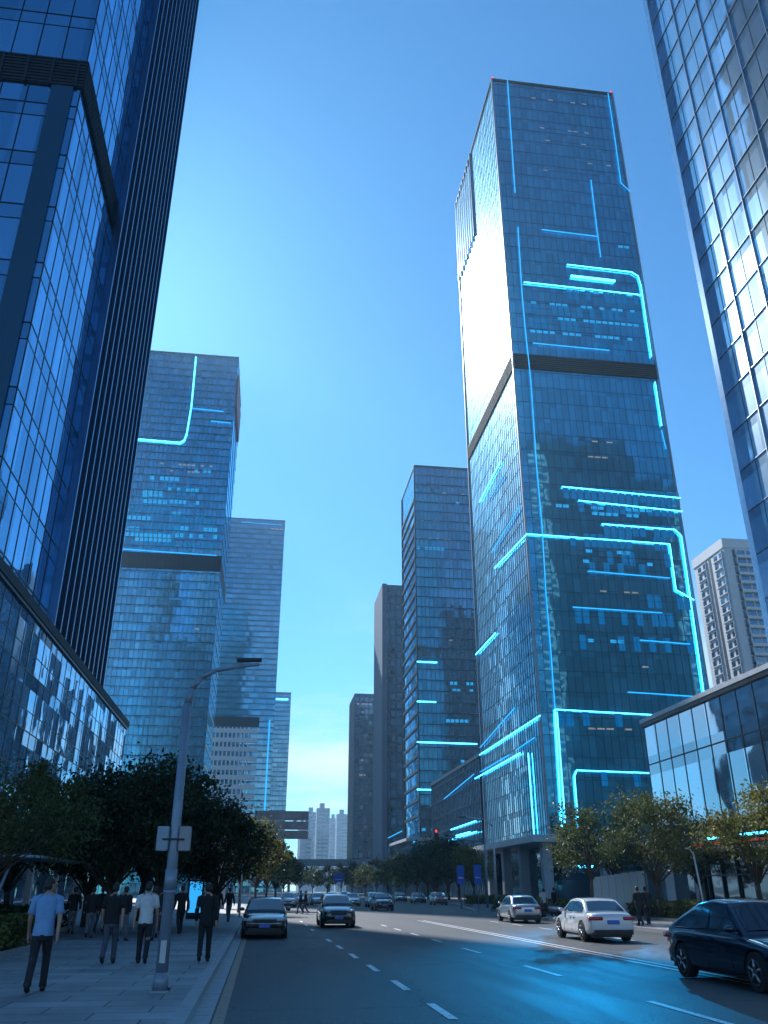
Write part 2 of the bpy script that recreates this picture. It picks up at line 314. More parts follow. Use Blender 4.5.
rows(put,'f',Y0,[(540,128,590,133,.3),(545,140,605,147,.35),(575,162,612,166,.4),(543,170,600,176,.3),(574,455,616,459,.7),(577,440,614,443,.4),(588,727,634,731,.8),(612,665,650,668,.6),(566,530,592,532,.5),(640,470,655,472,.5),(600,590,640,594,.4),(520,95,604,108,.25)], 'row_w', .28, 3)
M['dim_']=emis('dim_cyan_glow_bands',(.004,.27,.78),.36)  # emissive panes added for the hazy glow around the light strips
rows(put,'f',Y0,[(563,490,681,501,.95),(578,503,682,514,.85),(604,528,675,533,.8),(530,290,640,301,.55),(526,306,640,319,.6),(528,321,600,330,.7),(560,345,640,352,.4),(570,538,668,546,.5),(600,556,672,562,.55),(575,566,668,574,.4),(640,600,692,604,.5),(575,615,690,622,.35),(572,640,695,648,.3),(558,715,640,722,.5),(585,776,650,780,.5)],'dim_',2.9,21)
for x in (X0+.2, X1-.2): put('beacon_light', box(x-.25,x+.25,Y0-.2,Y0+.3,H+.6,H+1.2), M['red'])
put('added_spot_housing', box(X0+3,X0+5,Y0-4.9,Y0-4.5,9.6,10.2), M['dark_metal'])  # added housing for the cyan road spots, not part of the tower

# annex left of the main tower
G_an = glass('annex_glass', 1.6, 4.2, r0=.35, jit=.014, wav=.03, tint=(.6,.82,.98))
t, put = tower('podium_building', 'low glass podium with planted roof adjoining the left flank of the tallest tower', 50,86,200.5,262,31,1.6,4.2,G_an,'fl',cat='building')
strips(put,'l',49.4,[[(451,829.7),(475.7,821)],[(443.6,841.8),(476.5,831.6)],[(455,836),(470,832)]],.16)
strips(put,'l',49.4,[[(444,799),(474,774)]],.12,'neon_soft')
# tower 6
G6 = glass('slab_tower_glass', 1.6, 4, r0=.32, jit=.01, wav=.016, tint=(.42,.75,.95))
t, put = tower('glass_tower', 'slim dark glass tower with short cyan light bars, just left of the tallest tower', 53,84,299,332,160,1.6,4,G6,'f',dv=.15,wv=.09,wh=.3,dh=.1)
strips(put,'f',298.6,[[(417,661.6),(437,662.4)],[(417,701.4),(436,702)],[(417,742),(477,744)],[(417,789.5),(439,790)]],.26)
rows(put,'f',299,[(422,830,441,830,.8),(419,840.7,430,840.7,.9),(421,848,436,848,.6),(417,548,445,549,.8),(456,503,468,504,.8),(450,683,474,684,.5),(448,690,474,691,.4),(446,720,474,722,.5),(452,760,474,762,.4)],h=1.1)
rows(put,'f',299,[(420,492,465,494,.3),(417,520,440,521,.3),(417,538,455,540,.35),(430,600,460,601,.2),(445,640,470,641,.3)],'row_w',.45,5)
bm = bmesh.new()
B(bm,52.6,53.05,298.7,299.3,0,160); B(bm,52.6,53.05,331.7,332.2,0,160)
for k in range(5,30): B(bm,52.55,53.03,300,331,k*5.0,k*5.0+.8)
put('side_band', bm, M['mull_dark'])
# tower 7c
G7 = glass('striped_tower_glass', 3, 4, r0=.16, jit=.01, tint=(.5,.7,.9))
t, put = tower('office_tower', 'grey concrete-sided office tower, middle one of the three receding right of the open sky', 53,74,393,425,141,3,4,G7,'fl',mm='mull',dv=.5,wv=.7,wh=.5,dh=.2)
put('concrete_flank', box(52.2,54.5,392.4,425.3,0,142), pbr('grey_flank',(.07,.11,.18),.7,scale=.2))
# tower 8
t, put = tower('office_tower', 'farthest and shortest dark office tower beside the open strip of sky', 55.5,71,555,590,121,3,4,G7,'fl',dv=.4,wv=.5,wh=.6,dh=.2)
rows(put,'f',555,[(357,704,372,704,.8),(359,712,365,712,.5),(358,760,364,760,.5),(359,775,366,775,.6),(358,790,363,790,.6)],'row_w',.8,8)
# small white-roofed pavilion between towers
t, put = tower('pavilion_building', 'low pavilion with thin white sloped roof at the foot of the slim dark tower', 44,58,262.5,297,15,2,4,G_an,'fl',cat='building',roof=False)
bm = bmesh.new(); v=[bm.verts.new(p) for p in ((42,261.5,15.1),(60,261.5,15.1),(60,298,15.1),(42,298,15.1),(42,261.5,15.9),(60,261.5,16.9),(60,298,16.9),(42,298,15.9))]
for q in ((3,2,1,0),(4,5,6,7),(0,1,5,4),(1,2,6,5),(2,3,7,6),(3,0,4,7)): bm.faces.new([v[i] for i in q])
put('roof', bm, M['white'])
strips(put,'l',43.4,[[(388,838),(402,831)]],.15,'neon_soft')

# right-hand street annex + storefront ---------------------------------------
G_r = glass('street_annex_glass', 2.6, 7, r0=.4, jit=.014, wav=.03, tint=(.62,.84,1))
t, put = tower('podium_building', 'two-storey glass box with slim pale roof edge, above the shopfront at right', 38,60,18,82.5,17.2,2.6,6.6,G_r,'fl',z0=7.2,cat='building',mm='mull_dark',dv=.04,wv=.09,wh=.12,dh=.04)
put('roof_edge', ring(38,60,18,82.5,17.3,17.7,.3), M['pale_steel'])
put('shop_glass', wall_bm(40,59.5,19,81.5,0,4.9), glass('shop_glass', 2.4, 4.6, r0=.1, jit=.01))
bm = bmesh.new()
for i in range(24): B(bm, 39.8,40.05, 20+i*2.6,20.15+i*2.6,0,4.9)
B(bm,39.82,40.03,20.15,80,2.9,3.0); put('shop_mullion', bm, M['mull'])
put('fascia', box(38.2,59.8,18.2,82.3,4.9,7.2), M['dark_metal'])
put('canopy', box(34.5,40,30,80,4.5,4.85), M['white'])
put('light_strip', box(34.3,34.45,30,66,5.35,5.5), M['neon']); put('light_strip', box(34.35,34.47,30,70,4.95,5.1), M['red_strip'])
for y in (36,50,64,78): put('door_frame', box(39.5,39.8,y,y+1.2,0,3.6), M['pale_steel'])
# slim tall tower at right edge
G_e = glass('right_edge_glass', 2.3, 4.5, r0=.62, jit=.012, wav=.015, tint=(.66,.87,1), base=(.02,.05,.08), lobe=.25)
t, put = tower('glass_tower', 'pale reflecting tower with silver fins, cut by the right edge', 46,80,14,69.5,215,2.3,4.5,G_e,'fl',z0=21,mm='mull_light',dv=.16,wv=.1,wh=.1,dh=.1,every=2)
put('mullion_grid', grid_bm(46.02,80,14,69.5,21,215,2.3,4.5,'l',dv=.05,wv=.07,wh=.07,dh=.04), M['mull'])
bm = bmesh.new(); B(bm,45.3,46.1,69.0,69.9,21,216); put('corner_trim', bm, pbr('glint_trim',(.4,.5,.6),.13,.95))
put('base_slab', box(45.3,80,13,70,20,21), M['white']); put('core', box(50,79,16,66,0,20), M['dark_metal'])
# residential tower
t = thing('apartment_tower', 'white apartment block with square windows, behind the glass box at right', 'tower', (168,267,0))
bm = box(-12,14,-11,11,0,114.5); obj('wall', bm, M['white'], t)
bm = bmesh.new(); B(bm,-12.3,14.3,-11.3,-10.9,112.5,116); B(bm,-12.3,-11.9,-11,11.3,112.5,116); obj('parapet', bm, M['white'], t)
wm = glass('apartment_window', 2.0, 3.2, r0=.2, jit=.03)
obj('recess', box(-12.05,-11.8,-1.5,.2,0,112), M['dark_metal'], t)
bm = bmesh.new()
for fl in range(2, 35):
    z = fl*3.2
    for y in (-9.5,-5.8,2.2,6.2): B(bm,-12.08,-11.9,y,y+2.2,z+.7,z+2.6)
    for x in (-9,-3.6,1.8,7.2): B(bm,x,x+4.8,-11.08,-10.9,z+.2,z+2.9)
for y in (-8.4,-4.7,3.3,7.3): B(bm,-12.06,-11.9,y,y+.08,6.4,111)
for x in (-6.3,-1.3,3.7,8.7): B(bm,x,x+.08,-11.06,-10.9,6.4,111)
B(bm,-12.06,-11.9,-9.5,8.4,7.6,7.7); B(bm,-11.95,10.4,-11.06,-10.9,7.6,7.7)
o = obj('window_grid', bm, wm, t)
bm = bmesh.new()
for fl in range(2, 35):
    z = fl*3.2
    for x in (-8,2): B(bm,x-.2,x+8.8,-12.1,-10.95,z-.15,z+.9)
    for y in (-9.7,2): B(bm,-12.5,-11.95,y,y+6.6,z+.2,z+.5)
for x in (-8.2,.5,10.5): B(bm,x,x+.3,-12.0,-10.95,6,112)
for y in (-9.7,2.0): B(bm,-12.4,-11.95,y,y+.2,6,112)
B(bm,-12.4,-8,-12.0,-11.0,6,6.4); B(bm,-12.4,-12.0,-12,8.6,6,6.4)
obj('balcony_band', bm, M['white'], t)

# left: near tower -----------------------------------------------------------
G1 = glass('near_tower_glass', 3.5, 9.4, base=(.008,.022,.045), base2=(.03,.06,.1), r0=.48, jit=.012, wav=.02, tint=(.36,.68,.98), split=.74, span=.9, lobe=.16)
t, put = tower('glass_tower', 'dark blue tower filling the upper left corner, with black louvre band', -75,-32,89.5,156,240,3.5,9.4,G1,'fr',z0=0,mm='mull_dark',dv=.06,wv=.16,wh=.2,dh=.05,split=.74)
bm = ring(-75,-32,89.5,156,107,112.3,.25)
z = 107.2
while z < 112.2: B(bm,-75,-31.6,89.1,89.26,z,z+.25); B(bm,-31.76,-31.6,89.3,156,z,z+.25); z += .62
for i in range(13): B(bm,-75+i*3.5,-74.7+i*3.5,88.98,89.3,107,112.3)
put('louvre_band', bm, M['louvre'])
put('dark_corner', box(-36.0,-33.0,89.2,89.45,0,107), glass('dark_corner_glass',3.5,9.4,r0=.08,jit=.01))
put('ribbed_wing', wall_bm(-60,-31.4,116.5,156.4,0,240), glass('ribbed_glass',1.4,4.7,base=(.004,.01,.018),base2=(.01,.025,.04),r0=.3,jit=.03,wav=.03,tint=(.45,.72,.95),lobe=.3))
for i in range(12):
    y = 116.5+i*3.6; put('rib', box(-31.42,-30.2,y,y+.45,0,240), pbr('rib_metal_%d'%i,(.12,.2,.3),.25,.85) if i==0 else bpy.data.materials['rib_metal_0'])
# its podium
G_p = glass('podium_glass', 3.0, 6, base=(.008,.022,.04), base2=(.02,.05,.08), r0=.45, jit=.02, wav=.04, tint=(.45,.76,1))
t, put = tower('podium_building', 'long low glass podium with thick dark roof edge on the left side of the street', -60,-27,24,167,30,3.0,6,G_p,'fr',z0=5,mm='mull_dark',cat='building',dv=.04,wv=.1,wh=.12,dh=.04,split=.35)
put('roof_edge', ring(-60,-27,24,167,30.1,31.2,.35), M['louvre'])
put('fascia', ring(-60,-27,24,167,5,7.2,.5), M['steel'])
put('shop_glass', wall_bm(-59,-28.5,26,165,0,5), glass('left_shop_glass',3,5,r0=.1))
for i in range(10): put('column', box(-27.9,-27.2,30+i*14,30.7+i*14,0,5), M['concrete'])
# unseen tower, added so its shadow covers the near street
tower('glass_tower', 'unseen dark tower added behind the upper left tower to shade the street', -80,-42.5,166,206,152,3.5,4,G6,'f',dv=.2,wv=.2)
# tower 2
G2 = glass('left_mid_glass', 2.1, 4.2, r0=.45, jit=.01, wav=.014, tint=(.3,.78,1), base=(.004,.04,.06), base2=(.012,.09,.13), lobe=.15)
H2 = aY(239,358,380)[2]
t, put = tower('glass_tower', 'broad left tower with an L-shaped cyan line and glowing cyan window patch', -79,-27.3,380,430,H2,2.1,4.2,G2,'f',dv=.22,wv=.12,wh=.3,dh=.12)
zb = aY(180,562,380)[2]
put('louvre_band', ring(-79,-27.3,380,430,zb-4,zb+4,.2), M['louvre'])
bm = bmesh.new()
for k in range(1,32): 
    z=k*8.0; v=[bm.verts.new(p) for p in ((-27.15,380,z+3),(-27.15,430,z+3.0),(-27.15,430,z+4.4),(-27.15,380,z+4.4),(-27.4,380,z+3),(-27.4,430,z+3.0),(-27.4,430,z+5.4),(-27.4,380,z+5.4))]
    for q in ((0,1,2,3),(7,6,5,4),(3,2,6,7),(0,4,5,1),(0,3,7,4),(1,5,6,2)): bm.faces.new([v[i] for i in q])
put('side_band', bm, M['mull_dark'])
strips(put,'f',379.3,[[(196,357),(191.4,406),(186.7,433.7),(184.5,440),(180,442.8),(129,438.4)]],.36)
strips(put,'f',379.3,[[(191.4,408),(223.4,411.5)],[(211,421),(231,423)],[(111,548),(216.8,555.6)]],.25,'neon_soft')
rows(put,'f',380,[(111,533,172,537,1),(112,537,172,541,.9),(117,516,152,519,1),(175,527,218,531,.75),(175,534,218,538,.7),(168,489,204,491,.7),(143,492,164,493,1),(143,496,164,497,1),(143,501,168,502,1),(117,485,132,486,.8),(165,501,200,503,.6),(110,527,140,529,.9),(172,513,182,514,1),(150,478,180,479,.5),(190,470,216,472,.5),(112,508,130,510,.7)],h=2.0,bay=2.1,seed=11)
rows(put,'f',380,[(160,463,214,467,.5),(170,470,214,474,.35),(185,585,200,587,.3),(190,628,205,630,.4),(188,660,203,662,.3)],'row_w',.7,13,2.1)
put('red_letter_sign', box(-27.1,-26.5,384,426,H2-26,H2-8), M['red_sign'])
M['dim']=emis('dim_cyan_glow_patch',(.004,.27,.75),.42)  # glowing panes imitate the soft cyan haze over this facade
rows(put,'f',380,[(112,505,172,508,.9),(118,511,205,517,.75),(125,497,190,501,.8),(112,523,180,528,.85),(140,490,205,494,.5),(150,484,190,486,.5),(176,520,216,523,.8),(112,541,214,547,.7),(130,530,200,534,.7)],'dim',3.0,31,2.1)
# tower 3
G3 = glass('cyan_tower_glass', 3, 4.2, r0=.36, jit=.01, wav=.01, tint=(.4,.78,1), base=(.004,.06,.09), base2=(.01,.12,.17))
a = aY(285,521,620); b = aY(232,518,620); H3 = a[2]
t, put = tower('glass_tower', 'teal tower behind the broad left tower, white window grid on its lower part', -76,a[0],620,650,H3,3,4.2,G3,'f',dv=.3,wv=.14,wh=.5,dh=.12)
rows(put,'f',620,[(262,528,284,530,.9)],'row_w',1.2,2,3); strips(put,'f',619.3,[[(241,522),(282,525)]],.2,'neon_soft')
za, zc = aY(250,717,620)[2], aY(250,727,620)[2]
put('louvre_band', ring(-76,a[0]-11,620,650,zc,za,.3), M['dark_metal'])
bm = bmesh.new()
k=0
while zc-3-k*6.4 > 5:
    z = zc-3-k*6.4; B(bm,-76,a[0]-11,619.2,619.98,z-1.5,z+1.5); k+=1
for i in range(22): x=-76+i*2.9; B(bm,x,x+1.0,619.1,619.97,0,zc-.5)
put('white_window_grid', bm, M['white'])
bm = bmesh.new(); p=aY(269,720,619.2); B(bm,p[0],p[0]+1.0,618.8,619.95,5,p[2]); put('light_strip', bm, M['neon_soft'])
# tower 4
a = aY(291,693,800)
t, put = tower('glass_tower', 'small far tower with a cyan sign strip near its top, left of the sky gap', a[0]-22,a[0],800,830,a[2],3,4.2,G3,'f',dv=.3,wv=.3,wh=.5,dh=.2)
p = aY(276,699,799.6); q = aY(288,699,799.6); put('light_strip', box(p[0],q[0],799.3,799.7,p[2]-.7,p[2]+.7), M['neon'])
# hazy skyline
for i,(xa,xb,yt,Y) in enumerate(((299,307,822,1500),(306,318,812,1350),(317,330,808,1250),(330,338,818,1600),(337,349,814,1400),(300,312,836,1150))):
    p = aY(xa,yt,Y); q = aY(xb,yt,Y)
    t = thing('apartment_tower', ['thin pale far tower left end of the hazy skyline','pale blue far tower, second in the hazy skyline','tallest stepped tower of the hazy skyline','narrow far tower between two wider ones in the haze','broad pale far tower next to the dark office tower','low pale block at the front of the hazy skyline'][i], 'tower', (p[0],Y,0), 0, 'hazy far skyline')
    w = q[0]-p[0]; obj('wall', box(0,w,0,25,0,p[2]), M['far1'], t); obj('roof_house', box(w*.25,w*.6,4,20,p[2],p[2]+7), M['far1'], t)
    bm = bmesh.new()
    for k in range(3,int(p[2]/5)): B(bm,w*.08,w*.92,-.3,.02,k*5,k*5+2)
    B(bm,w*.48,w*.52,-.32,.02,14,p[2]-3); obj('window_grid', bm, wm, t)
# towers behind the viewer, seen mirrored in the glass
GB = glass('behind_glass', 3, 4, r0=.06, jit=.02, base=(.004,.008,.012), base2=(.03,.05,.07))
def behind(label, x0, x1, y0, y1, H, stripe):
    t, put = tower('glass_tower', label, x0,x1,y0,y1,H,3,4,GB,'b',dv=.2,wv=.4,wh=.9,dh=.2,mm='mull')
    put('pale_bay', box(stripe[0],stripe[1],y1,y1+1.5,0,H-6), M['cream'])
    bm = bmesh.new()
    for k in range(2,int(H/4)-2):
        B(bm,stripe[0]+1,stripe[1]-1,y1+1.45,y1+1.6,k*4,k*4+2.4)
    B(bm,(stripe[0]+stripe[1])/2,(stripe[0]+stripe[1])/2+.2,y1+1.45,y1+1.62,8,H-10); put('window_grid', bm, wm)
behind('tower behind the viewer mirrored in the tallest tower, with a pale window bay', 122,178,-90,-60,215,(117,131))
behind('tower behind the viewer mirrored in the broad left tower', -150,-100,-330,-300,380,(-112,-104))
behind('slab tower behind the viewer mirrored in the slim dark tower', 172,215,-100,-70,200,(200,212))

# ------------------------------------------------------------------ ground, road, pavements
sheet('ground', [(-2500,-400),(2500,-400),(2500,4500),(-2500,4500)], 0, M['ground'])['kind']='structure'
LK = [(-.9,-30),(-.9,60),(2,110),(8,200),(14,262),(24,345)]; RK = [(52,345),(44,262),(34,200),(24,110),(18,72),(18,-30)]
tag(sheet('road', LK+RK, .004, M['asphalt']), kind='structure')
tag(sheet('cross_street', [(18,60),(120,60),(120,76),(18,76)], .008, M['asphalt']), kind='structure')
kw=.22
tag(sheet('pavement_left', [(-60,-30),(-.9-kw,-30),(-.9-kw,60),(2-kw,110),(8-kw,200),(14-kw,262),(-60,262)], .15, M['paving'], .15), kind='structure')
tag(sheet('pavement_right', [(18+kw,-30),(60,-30),(60,59.7),(18+kw,59.7)], .15, M['paving'], .15), kind='structure')
def kerb(pts, side, name):
    bm = bmesh.new()
    for i in range(len(pts)-1):
        a = Vector((*pts[i],0)); b = Vector((*pts[i+1],0)); d=(b-a).normalized(); n = Vector((-d.y,d.x,0))*side*kw; L=(b-a).length; k=0
        while k < L-.05:
            e=min(k+1.0,L); p=a+d*(k+.006); q=a+d*(e-.006); k+=1.0
            v=[bm.verts.new(x) for x in (p,q,q+n,p+n)]; w=[bm.verts.new(x+Vector((0,0,.155))) for x in (p,q,q+n,p+n)]
            for fc in ((v[0],v[1],w[1],w[0]),(v[1],v[2],w[2],w[1]),(v[2],v[3],w[3],w[2]),(v[3],v[0],w[0],w[3]),w): bm.faces.new(fc)
    bmesh.ops.recalc_face_normals(bm, faces=bm.faces)
    tag(obj(name, bm, M['kerb']), kind='structure')
kerb(LK[:4], 1, 'kerb_left'); kerb([(18,60),(18,-30)], 1, 'kerb_right'); kerb([(34,200),(24,110),(18.5,78)],1,'kerb_island')
def mark(name, quads, m, z=.012):
    bm = bmesh.new()
    for q in quads: bm.faces.new([bm.verts.new((x,y,z)) for x,y in q])
    bmesh.ops.recalc_face_normals(bm, faces=bm.faces)
    if bm.faces[:][0].normal.z<0: bmesh.ops.reverse_faces(bm, faces=bm.faces)
    tag(obj(name, bm, M[m]), kind='structure')
qd = lambda x,y0,y1,w: [(x-w/2,y0),(x+w/2,y0),(x+w/2,y1),(x-w/2,y1)]
mark('lane_marking', [qd(2.95-.012*(y-14),y,y+1.9,.15) for y in (9.9,14.1,18.1,22.2,26.4,30.6,34.8)]+[qd(2.6,y,y+2,.15) for y in (44,50,56)], 'white_paint')
mark('gutter_strip', [[(-.9,y+.01),(-.62,y+.01),(-.62,y+.99),(-.9,y+.99)] for y in range(-5,60)], 'kerb', .01)
mark('gutter_line', [qd(-.5,-20,58,.17)], 'yellow_paint')
mark('centre_line', [qd(10.0,12,58,.12), qd(10.35,12,58,.12)], 'white_paint')
mark('lane_line', [qd(6.75,12.8,15.8,.14),qd(6.75,20.5,23.3,.14),qd(6.75,28,30.5,.14)]+[qd(6.75,y,y+2,.14) for y in (34,39,44,49)]+[qd(14.2,y,y+2,.14) for y in range(14,58,5)], 'white_paint')
mark('drain_stain', [], 'white_paint') if False else None

M['patch']=pbr('asphalt_patch',(.035,.036,.038),.8,var=.3,scale=4,bump=.3,spec=.25); M['iron']=pbr('cast_iron',(.03,.03,.03),.5,.6,scale=20,bump=.6)
# ------------------------------------------------------------------ vegetation
def tree_meshes(seed, H, cr, th, nclump, nleaf, ls, mat, flat=.75, spread=1.0, tr=.14):
    rnd = random.Random(seed); tb = bmesh.new(); cb = bmesh.new()
    top = Vector((rnd.uniform(-.2,.2), rnd.uniform(-.2,.2), th)); poly_tube(tb, [Vector((0,0,0)), Vector((top.x*.4,top.y*.3,th*.5)), top], [tr*1.25,tr,tr*.85])
    cz = (H+th)/2; hz = (H-th*.85)/2*1.0
    clumps = []
    for i in range(nclump):
        for _ in range(40):
            p = Vector((rnd.uniform(-1,1), rnd.uniform(-1,1), rnd.uniform(-1,1))); l = p.length
            if .45 < l < 1.0 and (p.z > -.55): break
        c = Vector((p.x*cr*spread*(1+rnd.uniform(-.15,.15)), p.y*cr*spread*(1+rnd.uniform(-.15,.15)), cz+p.z*hz*(1+rnd.uniform(-.1,.12))))
        clumps.append(c)
    for i, c in enumerate(clumps):
        if i % 2 == 0 or nclump < 30:
            mid = top.lerp(c, .5)+Vector((rnd.uniform(-.3,.3),rnd.uniform(-.3,.3),.25)); poly_tube(tb, [top-Vector((0,0,rnd.uniform(0,th*.25))), mid, c], [tr*.5,tr*.26,tr*.1], 5)
        R_ = cr*rnd.uniform(.16,.34)
        for k in range(int(nleaf/nclump*rnd.uniform(.6,1.4))):
            d = Vector((rnd.gauss(0,.5), rnd.gauss(0,.5), rnd.gauss(0,.36)))*R_*1.15
            s = ls*rnd.uniform(.6,1.35); q = Vector((rnd.gauss(0,1),rnd.gauss(0,1),rnd.gauss(0,1)+.5)).normalized().to_track_quat('Z','Y')
            ang = rnd.uniform(0,2*PI); ca, sa = math.cos(ang), math.sin(ang)
            pts = [(-.5,0,0),(0,-.28,.06),(.5,0,0),(0,.28,.06)]
            vs = [cb.verts.new(c+d+q@(Vector((x*ca-y*sa, x*sa+y*ca, z))*s)) for x,y,z in pts]; cb.faces.new(vs)
    tm = bpy.data.meshes.new('trunk'); tb.to_mesh(tm); tb.free(); tm.materials.append(M['bark'])
    cm = bpy.data.meshes.new('crown'); cb.to_mesh(cm); cb.free(); cm.materials.append(M[mat]); return tm, cm
TV = dict(dark=tree_meshes(1,8.6,4.2,2.6,60,14000,.26,'leaf_dark',tr=.2), dark2=tree_meshes(2,8.2,3.8,2.4,55,13000,.26,'leaf_dark',tr=.18),
 olive=tree_meshes(3,8.8,4.1,2.9,34,8500,.24,'leaf_olive',tr=.16), thin=tree_meshes(4,6.4,2.6,2.6,24,3000,.22,'leaf_olive',tr=.09), gold=tree_meshes(5,7.2,3.0,2.4,32,6500,.22,'leaf_gold',tr=.12),
 wisp=tree_meshes(6,6.8,3.3,3.2,44,9000,.17,'leaf_olive',tr=.1), far=tree_meshes(7,9,4.2,2.4,34,1800,.6,'leaf_dark',tr=.18), far2=tree_meshes(8,8,3.8,2.4,30,1500,.6,'leaf_olive',tr=.16))
def tree(kind, x, y, s, rz, label, group=None, name='street_tree', sz=None):
    t = thing(name, label, 'tree', (x,y,.1), rz, group); t.scale = (s,s,sz or s); link('trunk', TV[kind][0], t); link('crown', TV[kind][1], t); return t
def G(px, Y): d = ray(px, 890); return d[0]*Y/d[1]
# left dense group
LD = [(112,38,'dark',.72,'first from the left, behind the walkers'),(160,42,'dark2',.84,'directly behind the near lamp pole'),(216,47,'dark',.62,'rightmost, next to the lit advertising kiosk'),(88,46,'dark2',.7,'with its crown against the podium'),(140,55,'dark2',.95,'in the back of the clump')]
for i,(px,Y,k,s,w) in enumerate(LD): tree(k, G(px,Y), Y, s, i*1.3, 'dense dark street tree '+w, 'dense dark trees on the left plaza')
tree('wisp', G(-16,25), 25, .68, .4, 'thin open-crowned tree at the left edge, leaves browning', name='street_tree')
tree('dark2', G(10,46), 46, .8, 3.4, 'dark tree behind the thin browning tree at the left edge')
for i,(px,Y,k,s) in enumerate(((240,74,'gold',.95),(256,92,'gold',.9),(266,112,'far2',.9),(276,140,'far',.9),(284,175,'far2',.9))):
    tree(k, G(px,Y), Y, s, i*1.7, ['yellowing tree beside the white gantry column','yellow-green tree below the grey sign board','olive tree in the line beyond the grey sign board','dark tree fourth in the line past the sign board','farthest tree of the line left of the road'][i], 'trees lining the left kerb farther on')
# right side
tree('olive', G(658,52), 52, .8, .6, 'largest spreading olive tree right of the white sedan', name='street_tree')
tree('thin', G(590,50), 50, .92, 2.0, 'small thin-crowned tree left of the white hoarding', name='street_tree')
tree('thin', G(617,61), 61, 1.0, 4.0, 'slender tree in front of the white hoarding', name='street_tree')
tree('gold', G(760,46), 46, .95, 1.0, 'yellow-green tree by the shopfront at the right edge', name='street_tree')
tree('olive', G(700,68), 68, .8, 2.2, 'darker tree between the spreading tree and the shopfront', name='street_tree')
tree('gold', G(474,112), 112, .92, 3.0, 'round yellowish tree on the traffic island beside the blue signs', name='street_tree')
RT = [(300,340,'far',1.1),(313,300,'far2',1.0),(327,330,'far',1.05),(341,290,'far2',1.05),(352,320,'far',1.15),(365,260,'far2',.95),(377,300,'far',1.2),(388,225,'far2',.95),(398,250,'far',1.15),(406,200,'far2',1.05),(417,210,'far',1.2),(428,185,'far',1.15),(438,170,'far',1.1),(449,165,'far',1.15),(459,172,'far',1.1),(434,150,'far',.9)]
wd = ['beneath the far footbridge','left of the blue road sign','right of the blue road sign','below the darkest far tower','third right of the blue road sign','in front of the concrete-sided tower','at the foot of the slim office tower','olive one before the white-roofed pavilion','behind the pavilion tree','olive one under the slim cyan-barred tower','tall one under the cyan-barred tower','dark one in the thick clump','middle of the thick clump','right part of the thick clump','next to the island tree','front of the thick clump']
for i,(px,Y,k,s) in enumerate(RT): tree(k, G(px,Y), Y, s, i*.9, 'distant boulevard tree, '+wd[i], 'distant boulevard trees across the end of the road')
def hedge(name, label, x0,x1,y0,y1,h,n,mat,seed,z=.15,ls=.14):
    rnd = random.Random(seed); t = thing(name, label, 'hedge', ((x0+x1)/2,(y0+y1)/2,z)); bm = bmesh.new()
    w,l = (x1-x0)/2,(y1-y0)/2
    for k in range(n):
        x=rnd.uniform(-1,1); y=rnd.uniform(-1,1); zz = rnd.random()
        if rnd.random()<.5: zz = rnd.uniform(.85,1.03)
        elif rnd.random()<.5: x = math.copysign(rnd.uniform(.85,1.05),x)
        else: y = math.copysign(rnd.uniform(.9,1.02),y)
        hh = h*(1+.16*math.sin(x*w*2.1+seed)*math.cos(y*l*1.3)); p = Vector((x*w,y*l,max(.02,zz*hh)))
        q = Vector((rnd.gauss(0,1),rnd.gauss(0,1),rnd.gauss(0,1)+.8)).normalized().to_track_quat('Z','Y'); s=ls*rnd.uniform(.6,1.4)
        bm.faces.new([bm.verts.new(p+q@(Vector(v)*s)) for v in ((-.5,0,0),(0,-.3,.08),(.5,0,0),(0,.3,.08))])
    obj('foliage', bm, M[mat], t); bm = bmesh.new(); B(bm,-w*.85,w*.85,-l*.95,l*.95,0,h*.8); obj('core', bm, M['leaf_dark'], t)
    bm = bmesh.new(); B(bm,-w-.15,w+.15,-l-.15,-l-.02,-.1,.14); B(bm,-w-.15,w+.15,l+.02,l+.15,-.1,.14); B(bm,-w-.15,-w-.02,-l-.02,l+.02,-.1,.14); B(bm,w+.02,w+.15,-l-.02,l+.02,-.1,.14)
    obj('planter_kerb', bm, M['kerb'], t)
hedge('hedge','clipped yellow-green hedge in a planter at the left edge of the pavement',-10.5,-6.7,22.5,29,.85,9000,'leaf_hedge',1)
hedge('hedge','dark low hedge under the trees behind the walkers',-14,-8.5,33,44,.9,5000,'leaf_dark',2,ls=.2)
hedge('hedge','roadside hedge beyond the white sedans at the base of the tallest tower',21.5,24.5,62,84,1.0,7000,'leaf_hedge',3,z=.0,ls=.2)
hedge('hedge','low hedge behind the dark-clothed pair, below the spreading tree',23.5,26,40,58,.95,7000,'leaf_hedge',4,ls=.18)
hedge('hedge','small clipped hedge on the traffic island under the round yellowish tree',25.5,31,108,113,1.0,3000,'leaf_hedge',5,z=.1,ls=.25)

# ------------------------------------------------------------------ street furniture
# near lamp
t = thing('street_lamp','tall leaning-arm street lamp on the left pavement with two cabinets strapped to its pole','street lamp',(-1.62,16.9,.15))
bm = bmesh.new(); tube(bm,(0,0,0),(0,0,4.95),.11,.075,16); obj('pole', bm, M['steel'], t, False)
pts=[(0,0,4.95),(.06,0,5.25),(.22,0,5.48),(.5,0,5.63),(.95,0,5.72),(1.35,0,5.78)]
bm = bmesh.new(); poly_tube(bm, pts, [.07,.06,.05,.042,.036,.03], 12); obj('arm', bm, M['steel'], t)
bm = bmesh.new(); B(bm,1.2,1.7,-.06,.06,5.76,5.82); h=obj('lamp_head', bm, M['dark_metal'], t); h.rotation_euler=(0,R(-3),0)
bm = bmesh.new(); tube(bm,(0,0,0),(0,0,.03),.22,.22,4); tube(bm,(0,0,.03),(0,0,.3),.14,.12,16); obj('base_plate', bm, M['steel'], t)
